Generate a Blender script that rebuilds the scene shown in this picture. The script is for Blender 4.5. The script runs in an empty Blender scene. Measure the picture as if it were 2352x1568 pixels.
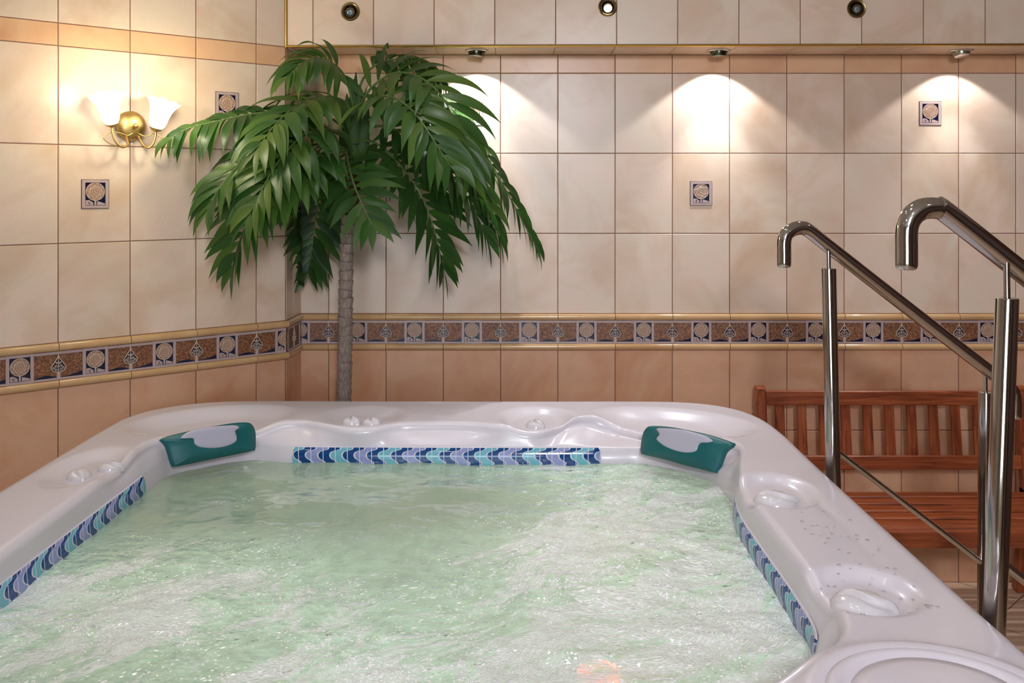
import bpy, math, random
from mathutils import Vector, Matrix, noise
PI = math.pi
random.seed(7)
scene = bpy.context.scene
C = scene.collection
F = 2200.0; CX = 1176.0; HY = 437.0; EZ = 1.71   # focal length in px, centre column, horizon row, eye height (m)

def at(px, py, d):                      # the point seen at a pixel, d metres in front of the lens
    return Vector(((px - CX) * d / F, d, EZ - (py - HY) * d / F))
def sr(r, g, b):                        # sRGB 0-255 -> linear
    def f(c):
        c /= 255.0
        return c / 12.92 if c <= .04045 else ((c + .055) / 1.055) ** 2.4
    return (f(r), f(g), f(b), 1.0)
def sstep(a, b, x):
    t = max(0.0, min(1.0, (x - a) / (b - a)))
    return t * t * (3 - 2 * t)

# ------------------------------------------------------------------ materials
class NT:
    def __init__(self, name):
        self.m = bpy.data.materials.new(name); self.m.use_nodes = True
        self.t = self.m.node_tree; self.t.nodes.clear()
        self.out = self.t.nodes.new('ShaderNodeOutputMaterial')
    def n(self, kind, ins=None, **kw):
        nd = self.t.nodes.new(kind)
        for k, v in kw.items(): setattr(nd, k, v)
        for k, v in (ins or {}).items():
            self.put(nd.inputs[k], v)
        return nd
    def put(self, sock, v):
        if hasattr(v, 'is_output') or isinstance(v, bpy.types.NodeSocket): self.t.links.new(v, sock)
        elif isinstance(v, bpy.types.Node): self.t.links.new(v.outputs[0], sock)
        else: sock.default_value = v
    def math(self, op, a, b=0.0, c=None):
        nd = self.t.nodes.new('ShaderNodeMath'); nd.operation = op
        self.put(nd.inputs[0], a); self.put(nd.inputs[1], b)
        if c is not None: self.put(nd.inputs[2], c)
        return nd.outputs[0]
    def mix(self, f, a, b):
        nd = self.t.nodes.new('ShaderNodeMix'); nd.data_type = 'RGBA'
        self.put(nd.inputs[0], f); self.put(nd.inputs[6], a); self.put(nd.inputs[7], b)
        return nd.outputs[2]
    def ramp(self, f, stops):
        nd = self.t.nodes.new('ShaderNodeValToRGB')
        cr = nd.color_ramp
        while len(cr.elements) > 1: cr.elements.remove(cr.elements[-1])
        cr.elements[0].position = stops[0][0]; cr.elements[0].color = stops[0][1]
        for p, c in stops[1:]:
            e = cr.elements.new(p); e.color = c
        self.put(nd.inputs[0], f)
        return nd.outputs[0]
    def coord(self, scale=(1, 1, 1), which='Object'):
        tc = self.t.nodes.new('ShaderNodeTexCoord')
        mp = self.t.nodes.new('ShaderNodeMapping'); mp.inputs['Scale'].default_value = scale
        self.t.links.new(tc.outputs[which], mp.inputs['Vector'])
        return mp.outputs[0]
    def noise(self, vec, scale, detail=3.0, rough=.55, dist=0.0):
        nd = self.n('ShaderNodeTexNoise', {'Vector': vec, 'Scale': scale, 'Detail': detail, 'Roughness': rough, 'Distortion': dist})
        return nd.outputs[0]
    def bump(self, h, strength=.3, dist=.01):
        return self.n('ShaderNodeBump', {'Height': h, 'Strength': strength, 'Distance': dist}).outputs[0]
    def surf(self, s):
        self.t.links.new(s.outputs[0] if isinstance(s, bpy.types.Node) else s, self.out.inputs['Surface'])
        return self.m
    def pbr(self, color, rough=.5, metal=0.0, normal=None, **kw):
        nd = self.n('ShaderNodeBsdfPrincipled', {'Base Color': color, 'Roughness': rough, 'Metallic': metal})
        if normal is not None: self.put(nd.inputs['Normal'], normal)
        for k, v in kw.items(): self.put(nd.inputs[k.replace('_', ' ')], v)
        return nd

def simple(name, col, rough=.5, metal=0.0, **kw):
    t = NT(name); return t.surf(t.pbr(col, rough, metal, **kw))

def tile_mat(name, base, tint, dark, rough=.22, amt=1.0):
    t = NT(name); v = t.coord()
    a = t.n('ShaderNodeAttribute', attribute_name='tv').outputs['Fac']
    off = t.n('ShaderNodeCombineXYZ', {0: t.math('MULTIPLY', a, 37.0), 1: t.math('MULTIPLY', a, 91.0), 2: t.math('MULTIPLY', a, 53.0)}).outputs[0]
    vv = t.n('ShaderNodeVectorMath', {0: v, 1: off}, operation='ADD').outputs[0]
    n1 = t.noise(vv, 7.0, 4.0, .6)
    n2 = t.noise(vv, 3.0, 3.0, .6, .6)
    n3 = t.noise(v, 160.0, 2.0, .6)
    c = t.mix(t.ramp(n1, [(.35, (0, 0, 0, 1)), (.7, (1, 1, 1, 1))]), base, tint)
    c = t.mix(t.math('MULTIPLY', t.ramp(n2, [(.45, (0, 0, 0, 1)), (.75, (1, 1, 1, 1))]), .95 * amt), c, dark)
    c = t.mix(t.math('MULTIPLY', t.math('SUBTRACT', n3, .42), .6), c, dark)
    hv = t.n('ShaderNodeHueSaturation', {'Color': c, 'Value': t.math('ADD', .965, t.math('MULTIPLY', a, .07))}).outputs[0]
    return t.surf(t.pbr(hv, rough, normal=t.bump(t.math('ADD', n1, t.math('MULTIPLY', n3, .25)), .10, .004), Specular_IOR_Level=.4))

M = {}
M['cream'] = tile_mat('cream_tile', sr(224, 205, 183), sr(230, 201, 182), sr(206, 172, 142), .3)
M['salmon'] = tile_mat('salmon_tile', sr(220, 174, 140), sr(216, 165, 133), sr(202, 140, 100), .27)
M['band'] = tile_mat('orange_band_tile', sr(226, 184, 145), sr(226, 178, 140), sr(206, 150, 112), .28)
M['grout'] = simple('brown_grout', sr(128, 88, 70), .8)
M['golden'] = tile_mat('golden_rail_tile', sr(208, 170, 126), sr(212, 172, 122), sr(190, 142, 96), .14)
M['mauve'] = simple('mauve_glaze', sr(184, 160, 156), .35)
M['navy'] = simple('navy_glaze', sr(20, 24, 52), .25)
M['disc'] = simple('tan_glaze', sr(158, 122, 102), .4)
M['ridge'] = simple('pale_ridge', sr(218, 194, 174), .35)
M['lineb'] = simple('dark_line', sr(42, 32, 40), .5)
t = NT('rocky_brown'); v = t.coord()
n = t.noise(v, 130, 4, .7); n2 = t.noise(v, 420, 2, .6)
M['rock'] = t.surf(t.pbr(t.ramp(t.math('ADD', t.math('MULTIPLY', n, .7), t.math('MULTIPLY', n2, .3)), [(.36, sr(52, 28, 22)), (.5, sr(128, 80, 52)), (.66, sr(186, 134, 94))]), .45, normal=t.bump(n, .6, .002)))
M['gold'] = simple('polished_gold_trim', sr(214, 176, 96), .22, 1.0)
t = NT('white_acrylic'); v = t.coord(); n = t.noise(v, 300, 2, .5)
M['acrylic'] = t.surf(t.pbr(sr(212, 204, 210), .26, normal=t.bump(n, .03, .001), Coat_Weight=.12, Coat_Roughness=.10, Specular_IOR_Level=.38))
M['knob'] = simple('white_knob_plastic', sr(210, 204, 207), .18, Coat_Weight=.3)
M['cabinet'] = simple('grey_cabinet', sr(150, 140, 132), .5)
t = NT('teal_foam'); v = t.coord(); n = t.noise(v, 500, 2, .5); n2 = t.noise(v, 12, 2, .5)
M['teal'] = t.surf(t.pbr(t.mix(n2, sr(10, 78, 84), sr(16, 100, 100)), .38, normal=t.bump(n, .08, .001)))
M['lilac'] = simple('lilac_grey_pad', sr(176, 172, 186), .42)
M['steel'] = None
t = NT('polished_steel'); v = t.coord((1, 1, 1)); n = t.noise(v, 40, 2, .5)
M['steel'] = t.surf(t.pbr(sr(190, 184, 178), .09, 1.0, normal=t.bump(n, .015, .001)))
M['brass'] = simple('satin_brass', sr(196, 168, 108), .42, 1.0)
M['darkbrass'] = simple('aged_brass', sr(150, 126, 84), .28, 1.0)
M['nickel'] = simple('satin_nickel', sr(176, 170, 158), .3, 1.0)
M['dimball'] = simple('smoked_metal', sr(96, 98, 84), .25, 1.0)
M['black'] = simple('lamp_inside_black', sr(30, 28, 26), .5)
M['lens'] = simple('lamp_glass', sr(150, 165, 170), .12, .6)
def emis(name, col, s):
    t = NT(name); return t.surf(t.n('ShaderNodeEmission', {'Color': col, 'Strength': s}))
M['lit'] = emis('lit_lens', (1, .98, .94, 1), 9.0)
M['litw'] = emis('lit_lens_white', (.92, .97, 1, 1), 14.0)
t = NT('lit_shade_glass')
e = t.n('ShaderNodeEmission', {'Color': (1, .96, .9, 1), 'Strength': .62})
tr = t.n('ShaderNodeBsdfTranslucent', {'Color': (.9, .88, .84, 1)})
df = t.n('ShaderNodeBsdfDiffuse', {'Color': (.85, .84, .82, 1)})
m1 = t.n('ShaderNodeMixShader', {0: .5, 1: tr.outputs[0], 2: df.outputs[0]})
ad = t.n('ShaderNodeAddShader', {0: m1.outputs[0], 1: e.outputs[0]})
M['shade'] = t.surf(ad)
M['bulb'] = emis('lit_bulb', (1, .93, .8, 1), 8.0)
t = NT('orange_lens'); M['orange'] = t.surf(t.n('ShaderNodeEmission', {'Color': (1, .10, .03, 1), 'Strength': 4.0}))

def wood(name, axis, c1, c2, c3):
    t = NT(name); sc = [38.0, 38.0, 38.0]; sc[axis] = 2.2
    v = t.coord(tuple(sc)); a = t.n('ShaderNodeObjectInfo').outputs['Random']
    off = t.n('ShaderNodeCombineXYZ', {0: t.math('MULTIPLY', a, 31.0), 1: t.math('MULTIPLY', a, 17.0), 2: a}).outputs[0]
    vv = t.n('ShaderNodeVectorMath', {0: v, 1: off}, operation='ADD').outputs[0]
    n = t.noise(vv, 1.0, 5, .6, 1.2)
    c = t.ramp(n, [(.3, c1), (.52, c2), (.75, c3)])
    return t.surf(t.pbr(c, .34, normal=t.bump(n, .12, .002)))
wc = (sr(102, 46, 24), sr(150, 74, 40), sr(184, 104, 62))
M['wood'] = wood('oiled_wood', 0, *wc); M['woodv'] = wood('oiled_wood_upright', 2, *wc)

t = NT('palm_leaf'); v = t.coord()
a = t.n('ShaderNodeAttribute', attribute_name='lv').outputs['Fac']
uvn = t.n('ShaderNodeUVMap').outputs[0]
sx = t.n('ShaderNodeSeparateXYZ', {0: uvn})
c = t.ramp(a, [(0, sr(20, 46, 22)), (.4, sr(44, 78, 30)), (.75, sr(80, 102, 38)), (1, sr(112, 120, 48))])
vein = t.math('MULTIPLY', t.math('SINE', t.math('MULTIPLY', sx.outputs[0], 62.0)), .5)
c = t.mix(t.math('MULTIPLY', t.math('ADD', vein, .5), .10), c, sr(120, 160, 90))
p = t.pbr(c, .36, normal=t.bump(vein, .08, .002), Specular_IOR_Level=.34)
trl = t.n('ShaderNodeBsdfTranslucent', {'Color': sr(96, 170, 60)})
M['leaf'] = t.surf(t.n('ShaderNodeMixShader', {0: .22, 1: p.outputs[0], 2: trl.outputs[0]}))
M['scale'] = simple('leaf_base_green', sr(58, 82, 38), .6, Specular_IOR_Level=.25)
M['stem'] = simple('green_stem', sr(84, 108, 52), .45)
t = NT('palm_trunk'); v = t.coord((1, 1, .22)); n = t.noise(v, 160, 4, .65); n2 = t.noise(t.coord(), 22, 3, .6)
c = t.ramp(n, [(.3, sr(104, 88, 80)), (.55, sr(158, 140, 128)), (.8, sr(190, 172, 160))])
c = t.mix(t.math('MULTIPLY', n2, .3), c, sr(112, 94, 90))
M['trunk'] = t.surf(t.pbr(c, .75, normal=t.bump(n, .7, .004)))
t = NT('brown_fibre'); v = t.coord((1, 1, .12)); n = t.noise(v, 240, 4, .7)
M['fibre'] = t.surf(t.pbr(t.ramp(n, [(.3, sr(44, 20, 12)), (.7, sr(104, 54, 30))]), .85, normal=t.bump(n, .8, .004)))
M['pot'] = simple('terracotta_pot', sr(150, 86, 58), .6)
M['soil'] = simple('dark_soil', sr(56, 42, 32), .95)
M['rear'] = simple('cream_plaster', sr(206, 190, 170), .6)
M['panel'] = simple('dark_wood_panel', sr(84, 50, 34), .5)
M['fill_glow'] = emis('cool_fill_glow', (.74, .88, 1, 1), 7.5)  # glow of the added pane behind the camera
M['ceil'] = simple('white_ceiling', sr(214, 208, 200), .6)
t = NT('floor_tile'); v0 = t.coord()
rot = t.n('ShaderNodeVectorRotate', {'Vector': v0, 'Angle': PI / 4}, rotation_type='Z_AXIS').outputs[0]
br = t.n('ShaderNodeTexBrick', {'Vector': rot, 'Color1': sr(234, 204, 174), 'Color2': sr(228, 196, 166), 'Mortar': sr(90, 80, 76), 'Scale': 3.0,
         'Mortar Size': .008, 'Brick Width': 1.0, 'Row Height': 1.0}, offset=0.0)
n = t.noise(v0, 9, 3, .6)
M['floor'] = t.surf(t.pbr(t.mix(t.math('MULTIPLY', n, .3), br.outputs[0], sr(160, 120, 96)), .35))

# mosaic strip: S-shaped tesserae, navy / teal / lilac with pale joints (UV: u = tile count, v = 0..1 upwards)
t = NT('wave_mosaic')
uv = t.n('ShaderNodeSeparateXYZ', {0: t.n('ShaderNodeUVMap').outputs[0]})
U, V = uv.outputs[0], uv.outputs[1]
fc = t.n('ShaderNodeFloatCurve', {'Value': V}); cm = fc.mapping.curves[0]
pts = [(0, .60), (.08, .66), (.2, .50), (.35, .16), (.5, .06), (.64, .12), (.75, .38), (.82, .78), (.88, .93), (1, .97)]
while len(cm.points) > 2: cm.points.remove(cm.points[1])
cm.points[0].location = pts[0]; cm.points[1].location = pts[-1]
for q in pts[1:-1]: cm.points.new(*q)
fc.mapping.update()
sh = t.math('SUBTRACT', U, fc.outputs[0])
cell = t.math('FLOOR', sh)
par = t.math('FLOORED_MODULO', cell, 4.0)
odd = t.math('FLOORED_MODULO', cell, 2.0)
col = t.mix(t.math('GREATER_THAN', par, 1.5), sr(140, 148, 192), sr(108, 176, 190))
col = t.mix(t.math('LESS_THAN', odd, .5), col, sr(0, 64, 122))
fr = t.math('FRACT', sh)
d1 = t.math('MINIMUM', fr, t.math('SUBTRACT', 1.0, fr))
slope = .058
fr2 = t.math('FRACT', t.math('ADD', U, 0.5))
d2 = t.math('MINIMUM', fr2, t.math('SUBTRACT', 1.0, fr2))
joint = t.math('MAXIMUM', t.math('LESS_THAN', d1, slope), t.math('LESS_THAN', d2, .03))
joint = t.math('MAXIMUM', joint, t.math('GREATER_THAN', V, .95))
col = t.mix(joint, col, sr(206, 202, 210))
M['mosaic'] = t.surf(t.pbr(col, t.math('ADD', .08, t.math('MULTIPLY', joint, .4)), normal=t.bump(t.math('SUBTRACT', 1.0, joint), .3, .002)))

# water: milky green, part see-through, glossy; froth patches; glints painted as white flecks
t = NT('spa_water'); v = t.coord()
warp = t.n('ShaderNodeTexNoise', {'Vector': v, 'Scale': 2.6, 'Detail': 2.0})
wv = t.n('ShaderNodeVectorMath', {0: v, 1: t.n('ShaderNodeVectorMath', {0: warp.outputs['Color'], 1: (.34, .22, 0)}, operation='MULTIPLY').outputs[0]}, operation='ADD').outputs[0]
rv = t.n('ShaderNodeVectorRotate', {'Vector': wv, 'Angle': -.75}, rotation_type='Z_AXIS').outputs[0]
mp = t.n('ShaderNodeMapping', {'Vector': rv}); mp.inputs['Scale'].default_value = (1.0, 3.2, 1)
f1 = t.noise(mp.outputs[0], 1.7, 5, .6, .5)
f2 = t.noise(wv, 46, 3, .7)
zone = t.n('ShaderNodeAttribute', attribute_name='zone').outputs['Fac']
fo = t.math('ADD', t.math('MULTIPLY', f1, .84), t.math('MULTIPLY', f2, .16))
fo = t.math('ADD', fo, t.math('MULTIPLY', t.math('SUBTRACT', zone, .5), .30))
foam = t.n('ShaderNodeMapRange', {'Value': fo, 'From Min': .58, 'From Max': .63}, interpolation_type='SMOOTHSTEP').outputs[0]
rn = t.n('ShaderNodeTexNoise', {'Vector': mp.outputs[0], 'Scale': 2.1, 'Detail': 4.0, 'Roughness': .58, 'Distortion': .9}).outputs[0]
rid = t.math('SUBTRACT', 1.0, t.math('MULTIPLY', t.math('ABSOLUTE', t.math('SUBTRACT', rn, .5)), 9.0))
rid = t.math('ADD', rid, t.math('MULTIPLY', t.math('SUBTRACT', f2, .5), .9))
fil = t.n('ShaderNodeMapRange', {'Value': t.math('ADD', rid, t.math('MULTIPLY', t.math('SUBTRACT', zone, .62), 1.5)), 'From Min': .85, 'From Max': 1.25}, interpolation_type='SMOOTHSTEP').outputs[0]
foam = t.math('MAXIMUM', foam, t.math('MULTIPLY', fil, .85))
vo = t.n('ShaderNodeTexVoronoi', {'Vector': wv, 'Scale': 150.0}).outputs['Distance']
micro = t.math('SUBTRACT', 1.0, t.math('MULTIPLY', vo, 1.1))
foam = t.math('MULTIPLY', foam, t.n('ShaderNodeMapRange', {'Value': micro, 'From Min': .2, 'From Max': .75, 'To Min': .45, 'To Max': 1.0}).outputs[0])
w1 = t.noise(wv, 22, 1.2, .5); w2 = t.noise(v, 62, 1.0, .5)
hgt = t.math('ADD', t.math('MULTIPLY', w1, t.math('ADD', .04, zone)), t.math('MULTIPLY', w2, t.math('MULTIPLY', zone, .55)))
nb = t.bump(hgt, 1.0, .016)
milk = t.n('ShaderNodeBsdfDiffuse', {'Color': sr(206, 236, 208)})
clear = t.n('ShaderNodeBsdfTransparent', {'Color': sr(228, 246, 224)})
mtr = t.n('ShaderNodeBsdfTranslucent', {'Color': sr(206, 230, 200)})
milk = t.n('ShaderNodeMixShader', {0: .12, 1: milk.outputs[0], 2: mtr.outputs[0]})
body = t.n('ShaderNodeMixShader', {0: t.math('ADD', t.math('ADD', .50, t.math('MULTIPLY', zone, .45)), t.math('MULTIPLY', t.math('SUBTRACT', w1, .5), t.math('MULTIPLY', zone, .7))), 1: clear.outputs[0], 2: milk.outputs[0]})
gl = t.n('ShaderNodeBsdfGlossy', {'Color': (1, 1, 1, 1), 'Roughness': .035, 'Normal': nb})
fn = t.n('ShaderNodeFresnel', {'IOR': 1.38, 'Normal': nb})
wat = t.n('ShaderNodeMixShader', {0: fn.outputs[0], 1: body.outputs[0], 2: gl.outputs[0]})
fnb = t.bump(t.math('ADD', t.math('MULTIPLY', f2, .8), micro), .35, .008)
fro = t.pbr(sr(238, 234, 236), .14, normal=fnb)
mixw = t.n('ShaderNodeMixShader', {0: t.math('MULTIPLY', foam, .82), 1: wat.outputs[0], 2: fro.outputs[0]})
clus = t.noise(wv, 7.0, 3, .6)
def glint_flecks(scale, keep, rad):  # white froth flecks put into the colour in place of light glints
    mpf = t.n('ShaderNodeMapping', {'Vector': rv}); mpf.inputs['Scale'].default_value = (.75, 1.25, 1)
    vf = t.n('ShaderNodeTexVoronoi', {'Vector': mpf.outputs[0], 'Scale': scale})
    rnd_ = t.n('ShaderNodeSeparateColor', {0: vf.outputs['Color']})
    lim = t.math('ADD', keep, t.math('ADD', t.math('MULTIPLY', t.math('SUBTRACT', zone, .6), -.55), t.math('MULTIPLY', t.math('SUBTRACT', clus, .5), -1.9)))
    on = t.math('GREATER_THAN', rnd_.outputs[0], lim)
    return t.math('MULTIPLY', on, t.math('LESS_THAN', vf.outputs['Distance'], t.math('MULTIPLY', rad, t.math('ADD', .35, rnd_.outputs[1]))))
fk = t.math('MAXIMUM', glint_flecks(120.0, .90, .34), glint_flecks(210.0, .86, .36))
glint_bead = t.pbr(sr(250, 250, 250), .12)
M['water'] = t.surf(t.n('ShaderNodeMixShader', {0: fk, 1: mixw.outputs[0], 2: glint_bead.outputs[0]}))
t = NT('water_drop'); gd = t.n('ShaderNodeBsdfGlossy', {'Color': (1, 1, 1, 1), 'Roughness': .03}); td = t.n('ShaderNodeBsdfTransparent', {'Color': (.97, .97, .98, 1)})
fd = t.n('ShaderNodeFresnel', {'IOR': 1.22}); M['drop'] = t.surf(t.n('ShaderNodeMixShader', {0: fd.outputs[0], 1: td.outputs[0], 2: gd.outputs[0]}))

# ------------------------------------------------------------------ mesh builder
class MB:
    def __init__(s): s.v = []; s.f = []; s.mi = []; s.fv = []; s.uv = {}; s.xf = None
    def vert(s, p):
        s.v.append(tuple(s.xf(p)) if s.xf else tuple(p)); return len(s.v) - 1
    def face(s, idx, mi=0, val=0.0, uv=None):
        if uv: s.uv[len(s.f)] = uv
        s.f.append(tuple(idx)); s.mi.append(mi); s.fv.append(val)
    def quad(s, a, b, c, d, mi=0, val=0.0, uv=None):
        i = [s.vert(a), s.vert(b), s.vert(c), s.vert(d)]; s.face(i, mi, val, uv)
    def box(s, lo, hi, bev=0.0, mi=0, R=None, o=(0, 0, 0)):
        (x0, y0, z0), (x1, y1, z1) = lo, hi
        b = min(bev, (x1 - x0) * .45, (y1 - y0) * .45, (z1 - z0) * .45)
        T = (lambda p: Vector(o) + (R @ Vector(p))) if R else (lambda p: Vector(p) + Vector(o))
        if b <= 0:
            k = [s.vert(T(p)) for p in ((x0,y0,z0),(x1,y0,z0),(x1,y1,z0),(x0,y1,z0),(x0,y0,z1),(x1,y0,z1),(x1,y1,z1),(x0,y1,z1))]
            for f in ((0,3,2,1),(4,5,6,7),(0,1,5,4),(1,2,6,5),(2,3,7,6),(3,0,4,7)): s.face([k[i] for i in f], mi)
            return
        xs, ys, zs = (x0, x1), (y0, y1), (z0, z1)
        V = {}
        for i in (0, 1):
            for j in (0, 1):
                for k in (0, 1):
                    p = (xs[i], ys[j], zs[k]); g = (1 if i == 0 else -1, 1 if j == 0 else -1, 1 if k == 0 else -1)
                    V[i,j,k,0] = s.vert(T((p[0], p[1] + g[1]*b, p[2] + g[2]*b)))
                    V[i,j,k,1] = s.vert(T((p[0] + g[0]*b, p[1], p[2] + g[2]*b)))
                    V[i,j,k,2] = s.vert(T((p[0] + g[0]*b, p[1] + g[1]*b, p[2])))
        def fc(l, flip): s.face(l[::-1] if flip else l, mi)
        for i in (0, 1): fc([V[i,0,0,0], V[i,1,0,0], V[i,1,1,0], V[i,0,1,0]], i == 0)
        for j in (0, 1): fc([V[0,j,0,1], V[0,j,1,1], V[1,j,1,1], V[1,j,0,1]], j == 0)
        for k in (0, 1): fc([V[0,0,k,2], V[1,0,k,2], V[1,1,k,2], V[0,1,k,2]], k == 0)
        for j in (0, 1):
            for k in (0, 1): fc([V[0,j,k,1], V[1,j,k,1], V[1,j,k,2], V[0,j,k,2]], (j + k) % 2 == 0)
        for i in (0, 1):
            for k in (0, 1): fc([V[i,0,k,0], V[i,1,k,0], V[i,1,k,2], V[i,0,k,2]], (i + k) % 2 == 1)
        for i in (0, 1):
            for j in (0, 1): fc([V[i,j,0,0], V[i,j,1,0], V[i,j,1,1], V[i,j,0,1]], (i + j) % 2 == 0)
        for i in (0, 1):
            for j in (0, 1):
                for k in (0, 1): fc([V[i,j,k,0], V[i,j,k,1], V[i,j,k,2]], (i + j + k) % 2 == 0)
    def tube(s, path, r, seg=12, caps=True, mi=0, up=None, val=0.0):
        P = [Vector(p) for p in path]; n = len(P)
        rr = r if isinstance(r, (list, tuple)) else [r] * n
        T = [(P[min(i+1, n-1)] - P[max(i-1, 0)]).normalized() for i in range(n)]
        u = Vector(up) if up else (Vector((0, 0, 1)) if abs(T[0].z) < .9 else Vector((1, 0, 0)))
        rings = []
        for i in range(n):
            u = (u - T[i] * u.dot(T[i])).normalized(); w = T[i].cross(u)
            rings.append([s.vert(P[i] + (u * math.cos(a) + w * math.sin(a)) * rr[i]) for a in [2*PI*k/seg for k in range(seg)]])
        for i in range(n - 1):
            for k in range(seg):
                s.face([rings[i][k], rings[i][(k+1) % seg], rings[i+1][(k+1) % seg], rings[i+1][k]], mi, val)
        if caps:
            s.face(rings[0][::-1], mi, val); s.face(rings[-1], mi, val)
    def lathe(s, prof, o=(0, 0, 0), R=None, seg=32, mi=0, wob=None):   # prof: (radius, height) along local z
        O = Vector(o); rings = []
        for (r, h) in prof:
            ring = []
            for k in range(seg):
                a = 2*PI*k/seg; q = wob(a, r, h) if wob else (r, h)
                p = Vector((q[0]*math.cos(a), q[0]*math.sin(a), q[1]))
                ring.append(s.vert(O + (R @ p if R else p)))
            rings.append(ring)
        for i in range(len(rings) - 1):
            for k in range(seg):
                s.face([rings[i][k], rings[i][(k+1) % seg], rings[i+1][(k+1) % seg], rings[i+1][k]], mi)
        if prof[0][0] > 1e-6 and prof[0][0] < .5 and not wob: s.face(rings[0][::-1], mi)
        if prof[-1][0] > 1e-6 and not wob: s.face(rings[-1], mi)
    def prism(s, pts, w0, w1, mi=0):     # convex polygon in the (x, z) plane of the local frame, extruded w0..w1
        a = [s.vert((p[0], w1, p[1])) for p in pts]; b = [s.vert((p[0], w0, p[1])) for p in pts]
        n = len(pts); s.face(a, mi)
        for i in range(n): s.face([a[(i+1) % n], a[i], b[i], b[(i+1) % n]], mi)
    def build(s, name, mats, parent=None, smooth=True, angle=40, recalc=True, attr=None):
        me = bpy.data.meshes.new(name); me.from_pydata(s.v, [], s.f)
        for m in (mats if isinstance(mats, (list, tuple)) else [mats]): me.materials.append(M[m] if isinstance(m, str) else m)
        me.polygons.foreach_set('material_index', s.mi)
        if s.uv:
            ul = me.uv_layers.new(name='UVMap')
            for fi, uvs in s.uv.items():
                for li, q in zip(me.polygons[fi].loop_indices, uvs): ul.data[li].uv = q
        if attr:
            at_ = me.attributes.new(attr, 'FLOAT', 'FACE'); at_.data.foreach_set('value', s.fv)
        if recalc:
            import bmesh
            bm = bmesh.new(); bm.from_mesh(me); bmesh.ops.recalc_face_normals(bm, faces=bm.faces); bm.to_mesh(me); bm.free()
        if smooth:
            me.shade_smooth()
            if angle < 180: me.set_sharp_from_angle(angle=math.radians(angle))
        me.update()
        o = bpy.data.objects.new(name, me); C.objects.link(o)
        if parent:
            o.parent = parent
            if parent.type == 'EMPTY': o.matrix_parent_inverse = Matrix.Translation(parent_world(parent)).inverted()
        return o
def parent_world(p):
    loc = Vector((0, 0, 0)); q = p
    while q:
        loc += q.location; q = q.parent
    return loc
def tag(o, label=None, cat=None, group=None, kind=None):
    if label: o['label'] = label
    if cat: o['category'] = cat
    if group: o['group'] = group
    if kind: o['kind'] = kind
    return o
def empty(name, loc, label, cat, group=None):
    o = bpy.data.objects.new(name, None); C.objects.link(o); o.location = loc; o.empty_display_size = .1
    return tag(o, label, cat, group)
def catmull(pts, n=8, closed=False):
    P = [Vector(p) for p in pts]; out = []; m = len(P)
    for i in range(m if closed else m - 1):
        if closed: a, b, c, d = P[(i-1) % m], P[i], P[(i+1) % m], P[(i+2) % m]
        else: a, b, c, d = P[max(i-1, 0)], P[i], P[i+1], P[min(i+2, m-1)]
        for k in range(n):
            u = k / n
            out.append(.5 * ((2*b) + (c - a)*u + (2*a - 5*b + 4*c - d)*u*u + (3*b - a - 3*c + d)*u**3))
    if not closed: out.append(P[-1])
    return out
# ------------------------------------------------------------------ room shell
YW = 4.185                                     # back wall
P0 = Vector((-1.6046, 3.3846)); E = Vector((.7589, .6512)).normalized()    # a joint of the left wall, and its direction
KN = Vector((E.y, -E.x))                       # its normal, towards the room
COR = P0 + E * .8797                           # outer corner
RET = Vector((-.9245, YW))                     # inner corner at the back wall
ZR = [.592, .511, .1616, -.188, -.538]         # tile courses, relative to the eye
ROWS_UP = [(ZR[i+1], ZR[i], 1 if i == 0 else 0) for i in range(4)]
ROWS_LO = [(-1.047, -.697, 2), (-1.397, -1.047, 2), (-1.71, -1.397, 2)]
CEIL = 1.02
def tile_wall(name, O, D, L, rows, u0, nrm, pitch=.25, kind='structure', z_in=0.0, cuts=None):
    mb = MB(); D = Vector(D).normalized(); N = Vector(nrm).normalized(); g = .0016; b = .0016; th = .004
    def P(u, w, z): q = Vector(O) + D*u + N*w; return (q.x, q.y, EZ + z)
    us = [0.0]; k = math.ceil((0 - u0) / pitch) ; x = u0 + k * pitch
    while x < L - 1e-4:
        if x > .004: us.append(x)
        x += pitch
    us.append(L)
    for (z0, z1, mi) in rows:
        for a, c in zip(us[:-1], us[1:]):
            val = random.random()
            A, B, Z0, Z1 = a + g, c - g, z0 + g, z1 - g
            o = [(A, 0, Z0), (B, 0, Z0), (B, 0, Z1), (A, 0, Z1)]
            m = [(A, th - b, Z0), (B, th - b, Z0), (B, th - b, Z1), (A, th - b, Z1)]
            i_ = [(A + b, th, Z0 + b), (B - b, th, Z0 + b), (B - b, th, Z1 - b), (A + b, th, Z1 - b)]
            vo = [mb.vert(P(*q)) for q in o]; vm = [mb.vert(P(*q)) for q in m]; vi = [mb.vert(P(*q)) for q in i_]
            mb.face(vi, mi, val)
            for j in range(4):
                mb.face([vm[j], vm[(j+1) % 4], vi[(j+1) % 4], vi[j]], mi, val)
                mb.face([vo[j], vo[(j+1) % 4], vm[(j+1) % 4], vm[j]], mi, val)
    zs = [r[0] for r in rows] + [r[1] for r in rows]; z0, z1 = min(zs), max(zs)
    # wall body with the grout face
    w0, w1 = -.10, .0022
    c = [mb.vert(P(u, w, z)) for u in (0, L) for w in (w0, w1) for z in (z0, z1)]
    for f in ((0, 1, 3, 2), (4, 6, 7, 5), (2, 3, 7, 6), (0, 4, 5, 1), (0, 2, 6, 4), (1, 5, 7, 3)): mb.face([c[i] for i in f], 3)
    o = mb.build(name, ['cream', 'band', 'salmon', 'grout'], smooth=False, attr='tv')
    o['kind'] = kind
    return o
TOPROW = [(.592, .942, 0), (.942, CEIL, 0)]
BX0, BX1 = -.9245, 3.3
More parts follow.
